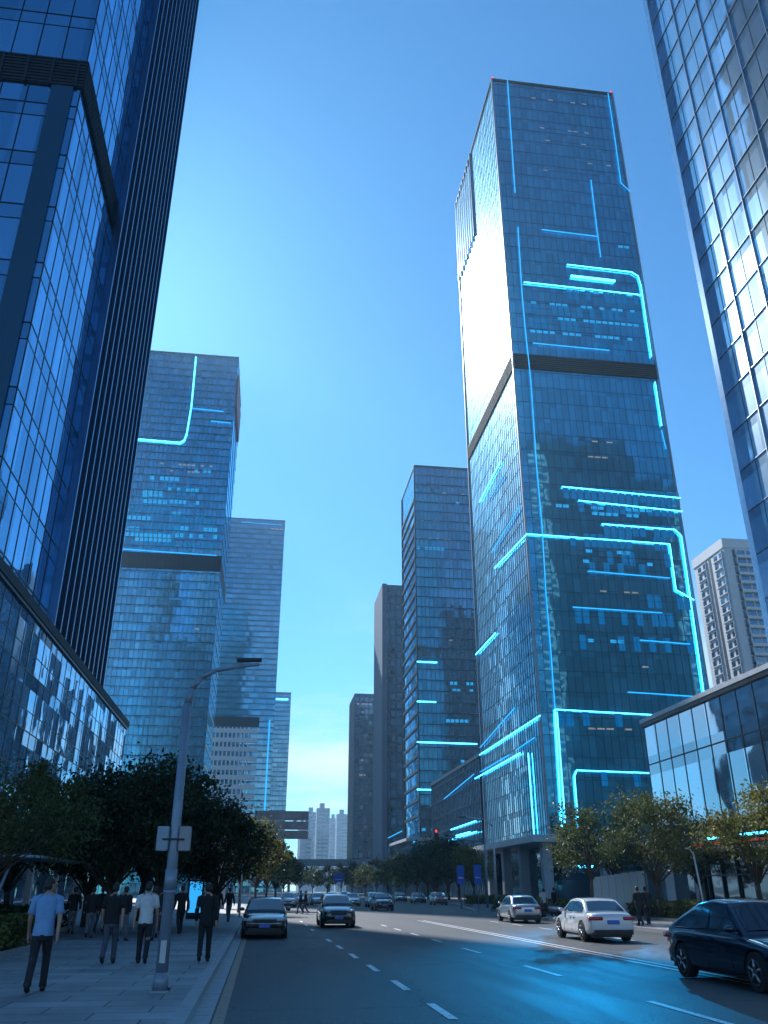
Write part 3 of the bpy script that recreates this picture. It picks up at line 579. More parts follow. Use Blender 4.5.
bm=bmesh.new(); B(bm,-.05,.05,-.135,-.1,.45,.8); obj('access_hatch',bm,M['pale_steel'],t)
bm=bmesh.new()
for k in range(4): a=PI/2*k; tube(bm,(.15*math.cos(a),.15*math.sin(a),.03),(.15*math.cos(a),.15*math.sin(a),.07),.018,n=6)
for k in range(4): pass
obj('bolt',box(.13,.17,-.02,.02,.03,.07),M['dark_metal'],t); bm.free()
bm=bmesh.new(); tube(bm,(0,0,1.55),(0,0,1.6),.112,.112,16); tube(bm,(0,0,1.6),(0,0,1.95),.1085,.1075,16); obj('notice_band',bm,M['steel'],t)
for sx,m in ((-.21,'steel'),(.19,'sign_back')):
    bm = bmesh.new(); B(bm,sx-.105,sx+.105,-.09,.09,2.26,2.68); bmesh.ops.bevel(bm, geom=bm.edges, offset=.012, segments=2, affect='EDGES'); cbx=obj('cabinet', bm, M[m], t)
    bm = bmesh.new(); B(bm,min(sx,0),max(sx,0),-.115,-.09,2.44,2.47); obj('strap', bm, M['dark_metal'], cbx)
def lamp(x,y,h,arm,label,group=None,r=.07):
    t = thing('street_lamp', label, 'street lamp', (x,y,.1), 0, group)
    bm = bmesh.new(); tube(bm,(0,0,0),(0,0,h),r,r*.6,10); obj('pole', bm, M['pale_steel'], t)
    bm = bmesh.new(); poly_tube(bm,[(0,0,h*.96),(arm*.3,0,h*1.04),(arm,0,h*1.07)],[r*.5,r*.4,r*.35],8); obj('arm', bm, M['pale_steel'], t)
    obj('lamp_head', box(min(arm,arm*1.3),max(arm,arm*1.3),-.12,.12,h*1.06,h*1.06+.1), M['dark_metal'], t); return t
lamp(G(241,62),62,5.0,.8,'pale slim lamp post left of the dark oncoming car')
lamp(G(250,75),75,4.6,1.5,'far lamp post with arm reaching over the road, under the grey sign board')
t=lamp(aX(705,905,24)[0],aX(705,905,24)[1],3.6,-.5,'leaning pale lamp post with a flat panel in front of the shopfront'); t.rotation_euler=(0,R(-4),0)
lamp(G(496,84),84,7.6,-2.6,'lamp post with curved arm beside the blue signs at the foot of the tallest tower',r=.12)
t = thing('traffic_light','overhead traffic signal on a long arm over the far junction','traffic light',(G(487,90),90,.1))
bm=bmesh.new(); tube(bm,(0,0,0),(0,0,6.6),.12,.09,10); obj('pole',bm,M['steel'],t)
bm=bmesh.new(); tube(bm,(0,0,6.2),(-6.2,0,6.8),.08,.05,8); obj('arm',bm,M['steel'],t)
sg=obj('signal_head',box(-5.3,-4.9,-.2,.1,6.3,7.4),M['trim'],t); obj('red_lens',box(-5.2,-5.0,-.24,-.2,7.05,7.3),M['red'],sg)
for px,Y,lab in ((461,88,'blue traffic sign on a pole left of the lamp post at the junction'),(478,86,'blue traffic sign beside the junction lamp post, right-hand one'),(338.5,230,'far blue road sign above the road end')):
    t = thing('traffic_sign', lab, 'sign', (G(px,Y),Y,.1)); hh = 3.2 if Y<100 else 4.6; w = .36 if Y<100 else 1.3
    bm=bmesh.new(); tube(bm,(0,0,0),(0,0,hh+.5),.05,.05,8); obj('pole',bm,M['steel'],t)
    bm=bmesh.new(); B(bm,-w,w,-.1,-.05,hh-1.0,hh+(.7 if Y<100 else 1.0)); f=obj('sign_face',bm,M['sign_blue'],t)
    bm=bmesh.new(); B(bm,-w*.7,w*.7,-.12,-.1,hh-.5,hh-.38); obj('white_symbol',bm,M['white'],f)
# gantry with the back of a sign board
t = thing('sign_gantry','large grey-brown sign board seen from behind on a pale column, left of the open sky','sign',(-3.8,90,.1))
bm=bmesh.new(); B(bm,-.45,.45,-.35,.35,0,6.0); obj('column',bm,M['pale_steel'],t)
x0=G(250,90)+3.8; x1=G(306,90)+3.8; z0=aY(278,840,90)[2]; z1=aY(278,812,90)[2]
bm=bmesh.new(); B(bm,x0,x1,-.15,.1,z0,z0+(z1-z0)*.3); B(bm,x0,x1,-.15,.1,z0+(z1-z0)*.33,z0+(z1-z0)*.63); B(bm,x0,x1,-.15,.1,z0+(z1-z0)*.66,z1); obj('sign_board',bm,M['sign_back'],t)
bm=bmesh.new(); tube(bm,(0,.2,5.8),(x1*.95,.25,z0+.5),.12,.1,8); tube(bm,(0,.2,5.0),(x1*.95,.25,z1-.5),.08,.08,8); obj('arm',bm,M['steel'],t)
# far footbridge
t = thing('footbridge','grey footbridge spanning the far end of the avenue','bridge',(22,345,0))
za=aY(320,866,345)[2]; zb_=aY(320,859,345)[2]
xa=G(286,345)-22; xb=G(372,345)-22
obj('deck',box(xa,xb,0,3,za,zb_-.8),M['concrete'],t); obj('railing',box(xa,xb,-.1,0,zb_-.8,zb_),M['steel'],t)
for x in (xa+1,xb-1,(xa+xb)/2): obj('pier',box(x-.5,x+.5,1,2,0,za),M['concrete'],t)
# lit kiosk
t = thing('advertising_kiosk','advertising kiosk with glowing blue screen at the edge of the left pavement','kiosk',(G(196,58),58,.15))
obj('cabinet',box(-.48,.48,-.12,.12,.0,2.55),M['dark_metal'],t); obj('screen',box(-.38,.38,-.145,-.12,.35,2.1),M['kiosk'],t); obj('header',box(-.4,.4,-.15,.15,2.2,2.5),M['pale_steel'],t)
# entrance canopy at left
t = thing('entrance_canopy','blue canopy on raking posts with one upright tube lamp, behind the left hedge','canopy',(-12,36,.15))
bm=bmesh.new(); v=[bm.verts.new(p) for p in ((-6,-4,3.0),(4.6,-4,2.6),(4.6,5,2.6),(-6,5,3.0),(-6,-4,3.2),(4.6,-4,2.68),(4.6,5,2.68),(-6,5,3.2))]
for q in ((3,2,1,0),(4,5,6,7),(0,1,5,4),(1,2,6,5),(2,3,7,6),(3,0,4,7)): bm.faces.new([v[i] for i in q])
obj('roof',bm,M['steel'],t)
for x,y in ((-3,-3.5),(.5,-3.5),(3.5,-3.5),(3.5,4)):
    bm=bmesh.new(); tube(bm,(x-.7,y,0),(x,y,2.6),.05,.05,8); obj('post',bm,M['steel'],t)
obj('lamp_tube',box(.1,.2,-3.75,-3.65,1.9,2.6),M['tube'],t)
# white hoarding
t = thing('hoarding','white panel hoarding beneath the trees behind the white sedan','fence',(0,0,0))
ya=57; bm=bmesh.new(); n=7; xa=G(594,ya); xb=G(646,ya)
for i in range(n): B(bm, xa+(xb-xa)*i/n+.01, xa+(xb-xa)*(i+1)/n-.01, ya, ya+.08, .1, 2.55+i*.06)
obj('panel',bm,M['white'],t); bm=bmesh.new(); 
for i in range(n+1): B(bm,xa+(xb-xa)*i/n-.04,xa+(xb-xa)*i/n+.04,ya+.1,ya+.2,0,2.5)
obj('post',bm,M['steel'],t)
t = thing('hoarding','grey corner return of the hoarding by the large tree','fence',(xb+.1,ya,0)); obj('panel',box(0,.08,.0,5,.1,2.95),M['concrete'],t); obj('rail',box(.09,.16,0,5,1.4,1.55),M['steel'],t)

# ------------------------------------------------------------------ cars
def sub_eval(bm, cuts):
    cm = bmesh.new()
    for c in cuts: tube(cm, (-1.4,c[0],c[1]), (1.4,c[0],c[1]), c[2], c[2], 24)
    cme = bpy.data.meshes.new('cut'); cm.to_mesh(cme); cm.free(); co = bpy.data.objects.new('cut', cme); COL.objects.link(co)
    def mods(o):
        s=o.modifiers.new('s','SUBSURF'); s.levels=2; s.render_levels=2
        b=o.modifiers.new('b','BOOLEAN'); b.operation='DIFFERENCE'; b.object=co; b.solver='EXACT'
    me = evaluate(bm, mods); bpy.data.objects.remove(co); return me
def make_car(name, label, paint, kind='sedan', L=4.7, W=1.82, Hh=1.46):
    t = thing(name, label, 'car'); hw=W/2; hl=L/2; suv = kind=='suv'
    belt = .98 if not suv else 1.08; dk = .98 if kind=='sedan' else (1.0 if kind=='fast' else 1.06)
    hood_r = .93 if not suv else 1.03; wr = .335 if not suv else .37
    # stations: y, halfwidth, zbottom, zshoulder, ztop
    S = [(-hl,.80,.42,.72,dk-.16),(-hl+.06,.90,.30,.78,dk-.02),(-hl+.5,.985,.2,.8,dk+.01),(-hl+1.1,1,.19,.82,belt),(-.3,1,.19,.8,belt-.02),(.7,1,.19,.78,belt-.04),(hl-1.35,.99,.19,.76,hood_r),(hl-.6,.965,.2,.72,hood_r-.10),(hl-.12,.88,.26,.66,hood_r-.22),(hl,.74,.36,.58,hood_r-.34)]
    bm = bmesh.new(); ringv=[]
    for (y,w,zb,zs,zt) in S:
        w*=hw; half=[(w*.72,zb),(w*.95,zb+.04),(w,zb+.16),(w*1.0,(zb+zs)/2+.05),(w*.985,zs),(w*.93,zt-.05),(w*.84,zt),(w*.4,zt+.025)]
        pts=[(-x,z) for x,z in half]+[(x,z) for x,z in reversed(half)]
        ringv.append([bm.verts.new((x,y,z)) for x,z in pts])
    n=len(ringv[0])
    for i in range(len(S)-1):
        for j in range(n): bm.faces.new((ringv[i][j],ringv[i][(j+1)%n],ringv[i+1][(j+1)%n],ringv[i+1][j]))
    bm.faces.new(ringv[0][::-1]); bm.faces.new(ringv[-1]); bmesh.ops.recalc_face_normals(bm, faces=bm.faces)
    ya, yf = -hl+.98, hl-.92
    me = sub_eval(bm, [(ya,wr-.0,wr+.06),(yf,wr-.0,wr+.06)]); me.materials.clear(); me.materials.append(M[paint])
    for p in me.polygons: p.use_smooth=True
    me.set_sharp_from_angle(angle=R(32)); body=link('body', me, t)
    # greenhouse
    if kind=='sedan': sil=[(-hl+.55,dk),(-hl+1.25,Hh-.07),(-hl+1.7,Hh-.01),(-.15,Hh),(.35,Hh-.05),(hl-1.2,hood_r+.0)]; rg=(0,1); fg=(4,5)
    elif kind=='fast': sil=[(-hl+.3,dk),(-hl+.9,dk+.24),(-hl+1.6,Hh-.08),(-.25,Hh),(.35,Hh-.05),(hl-1.25,hood_r)]; rg=(0,2); fg=(4,5)
    else: sil=[(-hl+.12,dk),(-hl+.45,Hh-.12),(-hl+.7,Hh-.03),(-.2,Hh),(.35,Hh-.06),(hl-1.15,hood_r)]; rg=(0,1); fg=(4,5)
    zb0=belt-.06
    def gx(z): return hw*(.93-(.93-.70)*max(0,(z-zb0))/(Hh-zb0))
    bm=bmesh.new(); a=[bm.verts.new((-gx(z),y,z)) for y,z in sil]; b=[bm.verts.new((gx(z),y,z)) for y,z in sil]; c=[bm.verts.new((0,y,z+.025)) for y,z in sil]
    la=[bm.verts.new((-gx(zb0),sil[0][0],zb0-.06)),bm.verts.new((-gx(zb0),sil[-1][0],zb0-.06))]; lb=[bm.verts.new((gx(zb0),sil[0][0],zb0-.06)),bm.verts.new((gx(zb0),sil[-1][0],zb0-.06))]
    for i in range(len(sil)-1): bm.faces.new((a[i],c[i],c[i+1],a[i+1])); bm.faces.new((c[i],b[i],b[i+1],c[i+1]))
    bm.faces.new([la[0]]+a+[la[1]]); bm.faces.new([lb[0]]+b+[lb[1]]); bm.faces.new((la[0],lb[0],b[0],c[0],a[0])); bm.faces.new((la[1],a[-1],c[-1],b[-1],lb[1]))
    bmesh.ops.recalc_face_normals(bm, faces=bm.faces)
    def mods(o):
        m=o.modifiers.new('b','BEVEL'); m.width=.045; m.segments=3; m.limit_method='ANGLE'; m.angle_limit=R(25)
    me=evaluate(bm,mods); me.materials.clear(); me.materials.append(M[paint])
    for p in me.polygons: p.use_smooth=True
    me.set_sharp_from_angle(angle=R(40)); cab=link('cabin', me, t)
    # screens
    def screen(nm,i,j,mg=.1):
        bm=bmesh.new(); (y0,z0),(y1,z1)=sil[i],sil[j]; rowsv=[]
        d=Vector((0,y1-y0,z1-z0)); nrm=Vector((0,-(z1-z0),(y1-y0))).normalized(); 
        if nrm.z<0: nrm=-nrm
        if abs(i-j)>1:
            pts=[Vector((0,*sil[k])) for k in range(i,j+1)]
        else: pts=[Vector((0,y0,z0)),Vector((0,y1,z1))]
        P=[pts[0].lerp(pts[1],.1)]+pts[1:-1]+[pts[-1].lerp(pts[-2],.12)]
        for p in P:
            g=gx(p.z)-mg; rowsv.append([bm.verts.new(p+nrm*.014+Vector((x*g,0,(1-x*x)*.024))) for x in (-1,-.5,0,.5,1)])
        for r0,r1 in zip(rowsv,rowsv[1:]):
            for k in range(4): bm.faces.new((r0[k],r0[k+1],r1[k+1],r1[k]))
        bmesh.ops.recalc_face_normals(bm, faces=bm.faces); obj(nm,bm,M['carglass'],t,True)
    screen('rear_window',*rg); screen('windscreen',*fg)
    # side windows
    yr=sil[1][0] if kind!='fast' else sil[2][0]
    def ztop(y):
        for (y0,z0),(y1,z1) in zip(sil,sil[1:]):
            if y0<=y<=y1: return z0+(z1-z0)*(y-y0)/(y1-y0)
        return zb0
    zl=belt+.02; yA=sil[0][0]+(.42 if kind=='sedan' else .35); yB=-.25 if kind!='suv' else -.1; yC=sil[-1][0]-.28
    for s in (-1,1):
        for y0,y1 in ((yA,yB-.03),(yB+.03,yC)):
            N_=10; bm=bmesh.new(); lo=[];hi=[]
            for k in range(N_+1):
                y=y0+(y1-y0)*k/N_; zt=min(ztop(y)-.085,Hh-.1); zt=max(zt,zl+.01)
                lo.append(bm.verts.new((s*(gx(zl)+.008),y,zl))); hi.append(bm.verts.new((s*(gx(zt)+.008),y,zt)))
            for k in range(N_): bm.faces.new((lo[k],lo[k+1],hi[k+1],hi[k]))
            bmesh.ops.recalc_face_normals(bm, faces=bm.faces); w=obj('side_window',bm,M['carglass'],t)
        bm=bmesh.new(); B(bm,min(s*gx(zl),s*(gx(zl)+.016)),max(s*gx(zl),s*(gx(zl)+.016)),yA,yC,zl-.03,zl-.012); obj('window_trim',bm,M['chrome'],t)
        for y in (yB,yC-.2): obj('door_seam',box(min(s*hw*.99,s*hw*1.0),max(s*hw*.99,s*hw*1.003),y-.006,y+.006,.34,.60),M['trim'],t)
        for y in (yB-.35,yC-1.05): obj('door_handle',box(min(s*hw*.975,s*(hw+.008)),max(s*hw*.975,s*(hw+.008)),y,y+.2,.81,.85),M[paint],t)
        bm=bmesh.new(); ell(bm,(s*(hw*.97+.05),yC-.05,zl+.04),(.11,.07,.07)); obj('mirror',bm,M[paint],t)
        for y in (ya,yf):
            bm=bmesh.new(); x0=s*(hw-.225); x1=s*(hw-.012)
            tube(bm,(x0,y,wr),(x1,y,wr),wr,wr,28); 
            ty=obj('wheel',bm,M['tyre'],t)
            bm=bmesh.new(); tube(bm,(x1-s*.02,y,wr),(x1+s*.006,y,wr),wr*.68,wr*.64,24); dsk=obj('rim',bm,M['trim'],ty)
            bm=bmesh.new()
            for k in range(5):
                an=2*PI*k/5+.3; c_=Vector((x1+s*.012,y,wr)); e=c_+Vector((0,math.cos(an),math.sin(an)))*wr*.64; tube(bm,c_,e,.035,.028,5)
            for k in range(24):
                a0=2*PI*k/24;a1=2*PI*(k+1)/24; tube(bm,(x1+s*.01,y+math.cos(a0)*wr*.65,wr+math.sin(a0)*wr*.65),(x1+s*.01,y+math.cos(a1)*wr*.65,wr+math.sin(a1)*wr*.65),.014,.014,4)
            obj('spokes',bm,M['rim'],ty)
        # lamps
        bm=bmesh.new(); zc=dk-.19; B(bm,min(s*hw*.42,s*hw*.86),max(s*hw*.42,s*hw*.86),-hl-.012,-hl+.12,zc-.06,zc+.06)
        B(bm,min(s*hw*.80,s*hw*.955),max(s*hw*.80,s*hw*.955),-hl+.06,-hl+.36,zc-.05,zc+.055); bmesh.ops.bevel(bm,geom=bm.edges,offset=.015,segments=2,affect='EDGES'); obj('taillight',bm,M['taillamp'],t,True)
        bm=bmesh.new(); zc=hood_r-.26; B(bm,min(s*hw*.5,s*hw*.80),max(s*hw*.5,s*hw*.80),hl-.16,hl-.015,zc-.05,zc+.05); B(bm,min(s*hw*.76,s*hw*.92),max(s*hw*.76,s*hw*.92),hl-.42,hl-.1,zc-.03,zc+.07); bmesh.ops.bevel(bm,geom=bm.edges,offset=.015,segments=2,affect='EDGES'); obj('headlight',bm,M['headlamp'],t,True)
    obj('number_plate',box(-.23,.23,-hl-.022,-hl+.05,.60,.74),M['plate'],t); obj('number_plate',box(-.22,.22,hl-.05,hl+.02,.40,.53),M['plate'],t)
    obj('rear_bumper',box(-hw*.8,hw*.8,-hl-.008,-hl+.2,.26,.42),M['trim'],t); obj('grille',box(-hw*.45,hw*.45,hl-.1,hl+.012,.55,.68),M['trim'],t); obj('front_bumper',box(-hw*.72,hw*.72,hl-.14,hl+.008,.24,.38),M['trim'],t)
    obj('underbody',box(-hw*.82,hw*.82,-hl+.2,hl-.2,.17,.3),M['trim'],t)
    bm=bmesh.new(); B(bm,-hw*.68,hw*.68,hl-.03,hl+.02,.545,.555); obj('grille_trim',bm,M['chrome'],t)
    return t
def place(o,x,y,rz,z=.012): o.location=(x,y,z); o.rotation_euler=(0,0,rz); return o
c1=place(make_car('parked_car','white sedan seen from its left rear, with red tail lamps and a blue plate','car_white'),12.95,35.0,R(-1))
def recar(src,paint,label,x,y,rz,group=None):
    c=copy_tree(src); c['label']=label
    if group: c['group']=group
    for ch in c.children:
        if ch.name.split('.')[0] in ('body','cabin','mirror','door_handle'):
            ch.data=ch.data.copy(); ch.data.materials[0]=M[paint]
    return place(c,x,y,rz)
recar(c1,'car_silver','smaller pale sedan farther off, heading away near the tower entrance',15.6,54.5,R(-2))
c2=place(make_car('parked_car','dark blue fastback saloon cut by the right edge of the picture','car_navy','fast',4.9,1.88,1.56),10.25,18.3,R(180))
c3=place(make_car('parked_car','black saloon facing the camera beside the left kerb','car_black','sedan',4.7,1.84,1.46),.25,39.3,R(180))
c4_=place(make_car('parked_car','black high-roofed car coming toward the camera in the middle lane','car_black','suv',4.6,1.8,1.54),G(338,47)+.1,49.5,R(180))
FC=[(382,88,'car_navy',c4_,'dark car behind the middle-lane car, right of it'),(374,104,'car_silver',c4_,'second dark-windowed car right of the middle lane, farther off'),(352,112,'car_white',c1,'pale car half hidden behind the middle-lane car'),(438,118,'car_red',c4_,'reddish car turning by the thick tree clump'),(318,120,'car_silver',c1,'silver car beyond the two people crossing'),(302,118,'car_white',c4_,'white car at far left of the queue'),(288,104,'car_silver',c4_,'silver van-like car behind the black saloon'),(332,140,'car_navy',c1,'dark blue car deep in the far queue'),(400,150,'car_black',c1,'black car left of the reddish car'),(418,135,'car_navy',c1,'navy car waiting next to the reddish car'),(345,165,'car_white',c4_,'white car at the farthest point of the road')]
for px,Y,p,s,l in FC: recar(s,p,l,G(px,Y),Y,R(180 if px<440 else 90),'cars queueing at the far junction')
# parked vehicle glimpsed under the tree
recar(c3,'car_silver','pale car parked by the shopfront behind the hedge',29,46,R(95))

# ------------------------------------------------------------------ people
def skin_chain(chains, root, sub=1):
    """chains: list of [(name,(x,y,z),r),...]; shared names join"""
    bm=bmesh.new(); lay=bm.verts.layers.skin.verify(); vs={}
    for ch in chains:
        prev=None
        for nm,p,r in ch:
            if nm not in vs:
                v=bm.verts.new(p); rr=r if isinstance(r,tuple) else (r,r); v[lay].radius=rr; v[lay].use_root=(nm==root); vs[nm]=v
            if prev is not None and prev is not vs[nm] and not bm.edges.get((prev,vs[nm])): bm.edges.new((prev,vs[nm]))
            prev=vs[nm]
    def mods(o):
        s=o.modifiers.new('k','SKIN'); s.use_smooth_shade=True; q=o.modifiers.new('s','SUBSURF'); q.levels=q.render_levels=sub+1
    return evaluate(bm,mods)
def loft(bm,rings,n=16):
    prev=None
    for c,rx,ry in rings:
        cur=[bm.verts.new((c[0]+rx*math.copysign(abs(math.cos(2*PI*k/n))**.85,math.cos(2*PI*k/n)),c[1]+ry*math.sin(2*PI*k/n),c[2])) for k in range(n)]
        if prev:
            for k in range(n): bm.faces.new((prev[k],prev[(k+1)%n],cur[(k+1)%n],cur[k]))
        else: bm.faces.new(cur[::-1])
        prev=cur
    bm.faces.new(prev)
def limb(bm,pts,n=12):
    prev=None
    for i,(p,r_) in enumerate(pts):
        a=pts[max(0,i-1)][0]; b=pts[min(len(pts)-1,i+1)][0]; q=(b-a).normalized().to_track_quat('Z','Y')
        cur=[bm.verts.new(p+q@Vector((math.cos(2*PI*k/n)*r_,math.sin(2*PI*k/n)*r_,0))) for k in range(n)]
        if prev:
            for k in range(n): bm.faces.new((prev[k],prev[(k+1)%n],cur[(k+1)%n],cur[k]))
        else: bm.faces.new(cur[::-1])
        prev=cur
    bm.faces.new(prev)
def person(label, x, y, rz, shirt, pants, phase=1, long=False, h=1.72, turn=0, fingers=True, group=None, lean=.0):
    t=thing('person',label,'person',(x,y,.15 if x<-1 or x>18 else .012),rz,group); k=h/1.72
    f=phase # stride: + = right leg forward
    def leg(s,fw):
        hx=s*.095
        if fw>0: kn=(hx,.17*abs(f)+.02,.50); an=(hx,.24*abs(f),.09); 
        else: kn=(hx,-.02*abs(f),.48); an=(hx,-.30*abs(f),.15 if abs(f)>.3 else .09)
        return kn,an
    rk,ra=leg(1,f); lk,la=leg(-1,-f)
    def arm(s,fw):
        sh=(s*.185,0,1.415); el=(s*.245,.06*fw-.03,1.13); wr=(s*.25,.2*fw+.03,.89); return sh,el,wr
    sr,er,wr_=arm(1,-f); sl,el_,wl=arm(-1,f)
    T_=[('pel',(0,0,.97),(.145,.1)),('waist',(0,0,1.12),(.135,.095)),('chest',(0,0,1.3),(.16,.105)),('neckb',(0,0,1.44),(.09,.07)),('neck',(0,.01,1.51),.052),('head0',(0,.015,1.56),.05)]
    ch=[T_]
    for s,sh,el,wr in ((1,sr,er,wr_),(-1,sl,el_,wl)):
        n='R' if s>0 else 'L'
        ch.append([('neckb',(0,0,1.44),.08),('sh'+n,sh,.062),('el'+n,el,.042),('wr'+n,wr,.028),('pm'+n,(wr[0],wr[1]+.02,wr[2]-.07),(.036,.022))])
        if fingers:
            for i,(dx,ln) in enumerate(((-.026,.068),(-.009,.08),(.009,.075),(.026,.06))):
                b=(wr[0]+s*.004,wr[1]+.02+dx*1.0,wr[2]-.09); ch.append([('pm'+n,0,0),('f%s%d'%(n,i),(b[0],b[1],b[2]-ln*.5),.0095),('g%s%d'%(n,i),(b[0]-s*.02,b[1]+.004,b[2]-ln),.008)])
            ch.append([('wr'+n,0,0),('th'+n,(wr[0]-s*.012,wr[1]+.06,wr[2]-.05),.012),('ti'+n,(wr[0]-s*.018,wr[1]+.07,wr[2]-.09),.009)])
    for s,kn,an in ((1,rk,ra),(-1,lk,la)):
        n='R' if s>0 else 'L'
        ch.append([('pel',0,0),('hp'+n,(s*.09,0,.9),.085),('kn'+n,kn,.058),('an'+n,an,.042)])
    me=skin_chain(ch,'pel'); 
    # join head (with nose, ears) into the body mesh
    bm=bmesh.new(); bm.from_mesh(me); n0=len(bm.verts)
    ell(bm,(0,.02,1.635),(.074,.092,.112),16,12)
    ell(bm,(0,.115,1.625),(.013,.02,.022),8,6); ell(bm,(.075,.01,1.63),(.012,.02,.03),8,6); ell(bm,(-.075,.01,1.63),(.012,.02,.03),8,6); ell(bm,(0,.098,1.585),(.026,.012,.007),8,6)
    rot=Matrix.Rotation(turn,3,'Z'); bm.verts.ensure_lookup_table()
    for v in bm.verts[n0:]: v.co=rot@v.co
    bm.to_mesh(me); bm.free(); me.materials.clear(); me.materials.append(M['skin'])
    for p in me.polygons: p.use_smooth=True
    link('body',me,t)
    bm=bmesh.new(); ell(bm,(0,-.008,1.665),(.086,.098,.1),16,10); ell(bm,(0,-.03,1.62),(.083,.075,.095),14,9)
    for v in list(bm.verts):
        if v.co.z<1.56: v.co.z=1.56+(v.co.z-1.56)*.3
    for v in bm.verts: v.co=rot@v.co
    obj('hair',bm,M['hair'],t,True)
    bm=bmesh.new()
    for s in (-1,1): ell(bm,rot@Vector((s*.03,.104,1.642)),(.011,.008,.007),8,6)
    obj('eyes',bm,M['trim'],t,True)
    bm=bmesh.new()
    loft(bm,[((0,.0,.845),.17,.125),((0,0,.86),.172,.127),((0,0,.95),.166,.12),((0,0,1.08),.158,.112),((0,0,1.2),.172,.12),((0,0,1.32),.19,.126),((0,-.005,1.39),.198,.12),((0,-.005,1.435),.165,.1),((0,0,1.465),.1,.078),((0,.005,1.5),.066,.064)],18)
    for s,sh,el,wr in ((1,sr,er,wr_),(-1,sl,el_,wl)):
        sh=Vector(sh); el=Vector(el); wr=Vector(wr); top=sh+Vector((-s*.09,0,.0))
        if long: pts=[(top,.086),(sh+Vector((s*.012,0,-.02)),.074),(sh.lerp(el,.5),.062),(el,.055),(el.lerp(wr,.6),.048),(wr+Vector((0,0,.02)),.043)]
        else: pts=[(top,.086),(sh+Vector((s*.012,0,-.02)),.075),(sh.lerp(el,.45),.069),(sh.lerp(el,.82),.072)]
        limb(bm,pts)
    obj('jacket' if long else 'shirt',bm,M[shirt],t,True)
    bm=bmesh.new(); loft(bm,[((0,0,1.0),.145,.105),((0,0,.93),.158,.118),((0,-.005,.86),.165,.122),((0,-.005,.80),.15,.115),((0,0,.76),.11,.09)],18)
    for s,kn,an in ((1,rk,ra),(-1,lk,la)):
        kn=Vector(kn); an=Vector(an); hp=Vector((s*.082,-.005,.87))
        limb(bm,[(hp,.088),(hp.lerp(kn,.3),.09),(hp.lerp(kn,.7),.074),(kn,.066),(kn.lerp(an,.35),.064),(kn.lerp(an,.8),.058),(an+(an-kn)*.04,.062)])
    obj('trousers',bm,M[pants],t,True)
    for s,an in ((1,ra),(-1,la)):
        bm=bmesh.new(); ell(bm,(0,.07,-.045),(.048,.135,.04),12,8); ell(bm,(0,-.01,-.02),(.045,.06,.05),12,8)
        for v in bm.verts: v.co.z=max(v.co.z,-.078)
        if an[2]>.1: 
            q=Matrix.Rotation(R(-28),3,'X')
            for v in bm.verts: v.co=q@v.co
        bmesh.ops.translate(bm,verts=bm.verts,vec=an); zmin=min(v.co.z for v in bm.verts); bmesh.ops.translate(bm,verts=bm.verts,vec=(0,0,-zmin+.003 if an[2]<.1 else max(0,-zmin+.003)))
        obj('shoe',bm,M['shoe'],t,True)
    t.scale=(k,k,k); return t
def gp(px,py,z=.15): d=ray(px,py); k=(z-EYE)/d[2]; return d[0]*k,d[1]*k
P=[((34,993),0.12,'shirt_blue','trousers',1,False,1.78,R(-55),'man in light blue T-shirt and black trousers walking away at far left'),
 ((107,964),.0,'black','jeans',.8,False,1.74,0,'man in black T-shirt and grey trousers walking away, left of the white-shirted one'),
 ((141,964),.02,'shirt_white','trousers',-.7,False,1.76,0,'man in white T-shirt and dark trousers walking away'),
 ((203,962),.0,'black','black',.5,True,1.74,0,'man dressed all in black walking close to the kerb')]
for (px,py),rz,sh,pa,ph,lg,hh,tn,lab in P:
    x,y=gp(px,py); person(lab,x,y,rz,sh,pa,ph,lg,hh,tn)
x,y=gp(88,938); p5=person('person in a dark jacket standing in shade behind the man in black T-shirt',x,y,.2,'black','grey',.5,True,1.7,0,False)
x,y=gp(641,926); p6=person('left one of two dark-clothed walkers on the right pavement',x,y,R(15),'black','black',1,True,1.75,0,False)
x,y=gp(300,914,.0); p7=person('person in black crossing the road between the two oncoming cars',x,y,R(90),'black','jeans',.9,True,1.7,0,False)
def crowd(src,px,py,rz,label,group=None,z=.15,s=None):
    c=copy_tree(src); x,y=gp(px,py,z); c.location=(x,y,z if z else .012); c.rotation_euler=(0,0,rz); c['label']=label
    if group: c['group']=group
    if s: c.scale=(s,s,s)
    return c
crowd(p6,649,925,R(-12),'right one of two dark-clothed walkers on the right pavement')
crowd(p7,305,914,R(80),'second pedestrian crossing beside the one in black, pale bag side',z=0)
BG=[(121,941,p5,'shaded walker between the black and white T-shirts'),(150,941,p7,'walker in dark clothes just right of the white T-shirt'),(158,938,p5,'walker half hidden by the lamp pole'),(179,934,p6,'dark figure right of the lamp pole'),(216,924,p5,'walker beyond the man in black, nearer the kerb'),(228,922,p7,'walker beside the kerb ahead of the black saloon'),(98,932,p7,'figure in deep shade under the left trees'),(70,934,p5,'figure in shade left of the group of walkers'),(168,925,p7,'far walker near the lit kiosk'),(205,921,p7,'far walker right of the lit kiosk')]
for px,py,s,l in BG: crowd(s,px,py,random.Random(px).uniform(-.4,.4),l,'people in the shade of the left trees')
x,y=gp(545,917); p8=person('person in a pale top standing by a scooter behind the sedans',x,y,R(20),'shirt_white','black',.3,False,1.7,0,False)
crowd(p6,556,917,R(-60),'dark-clothed person beside the scooter behind the sedans')
crowd(p5,628,915,R(30),'person by the white hoarding, half hidden by the sedan')
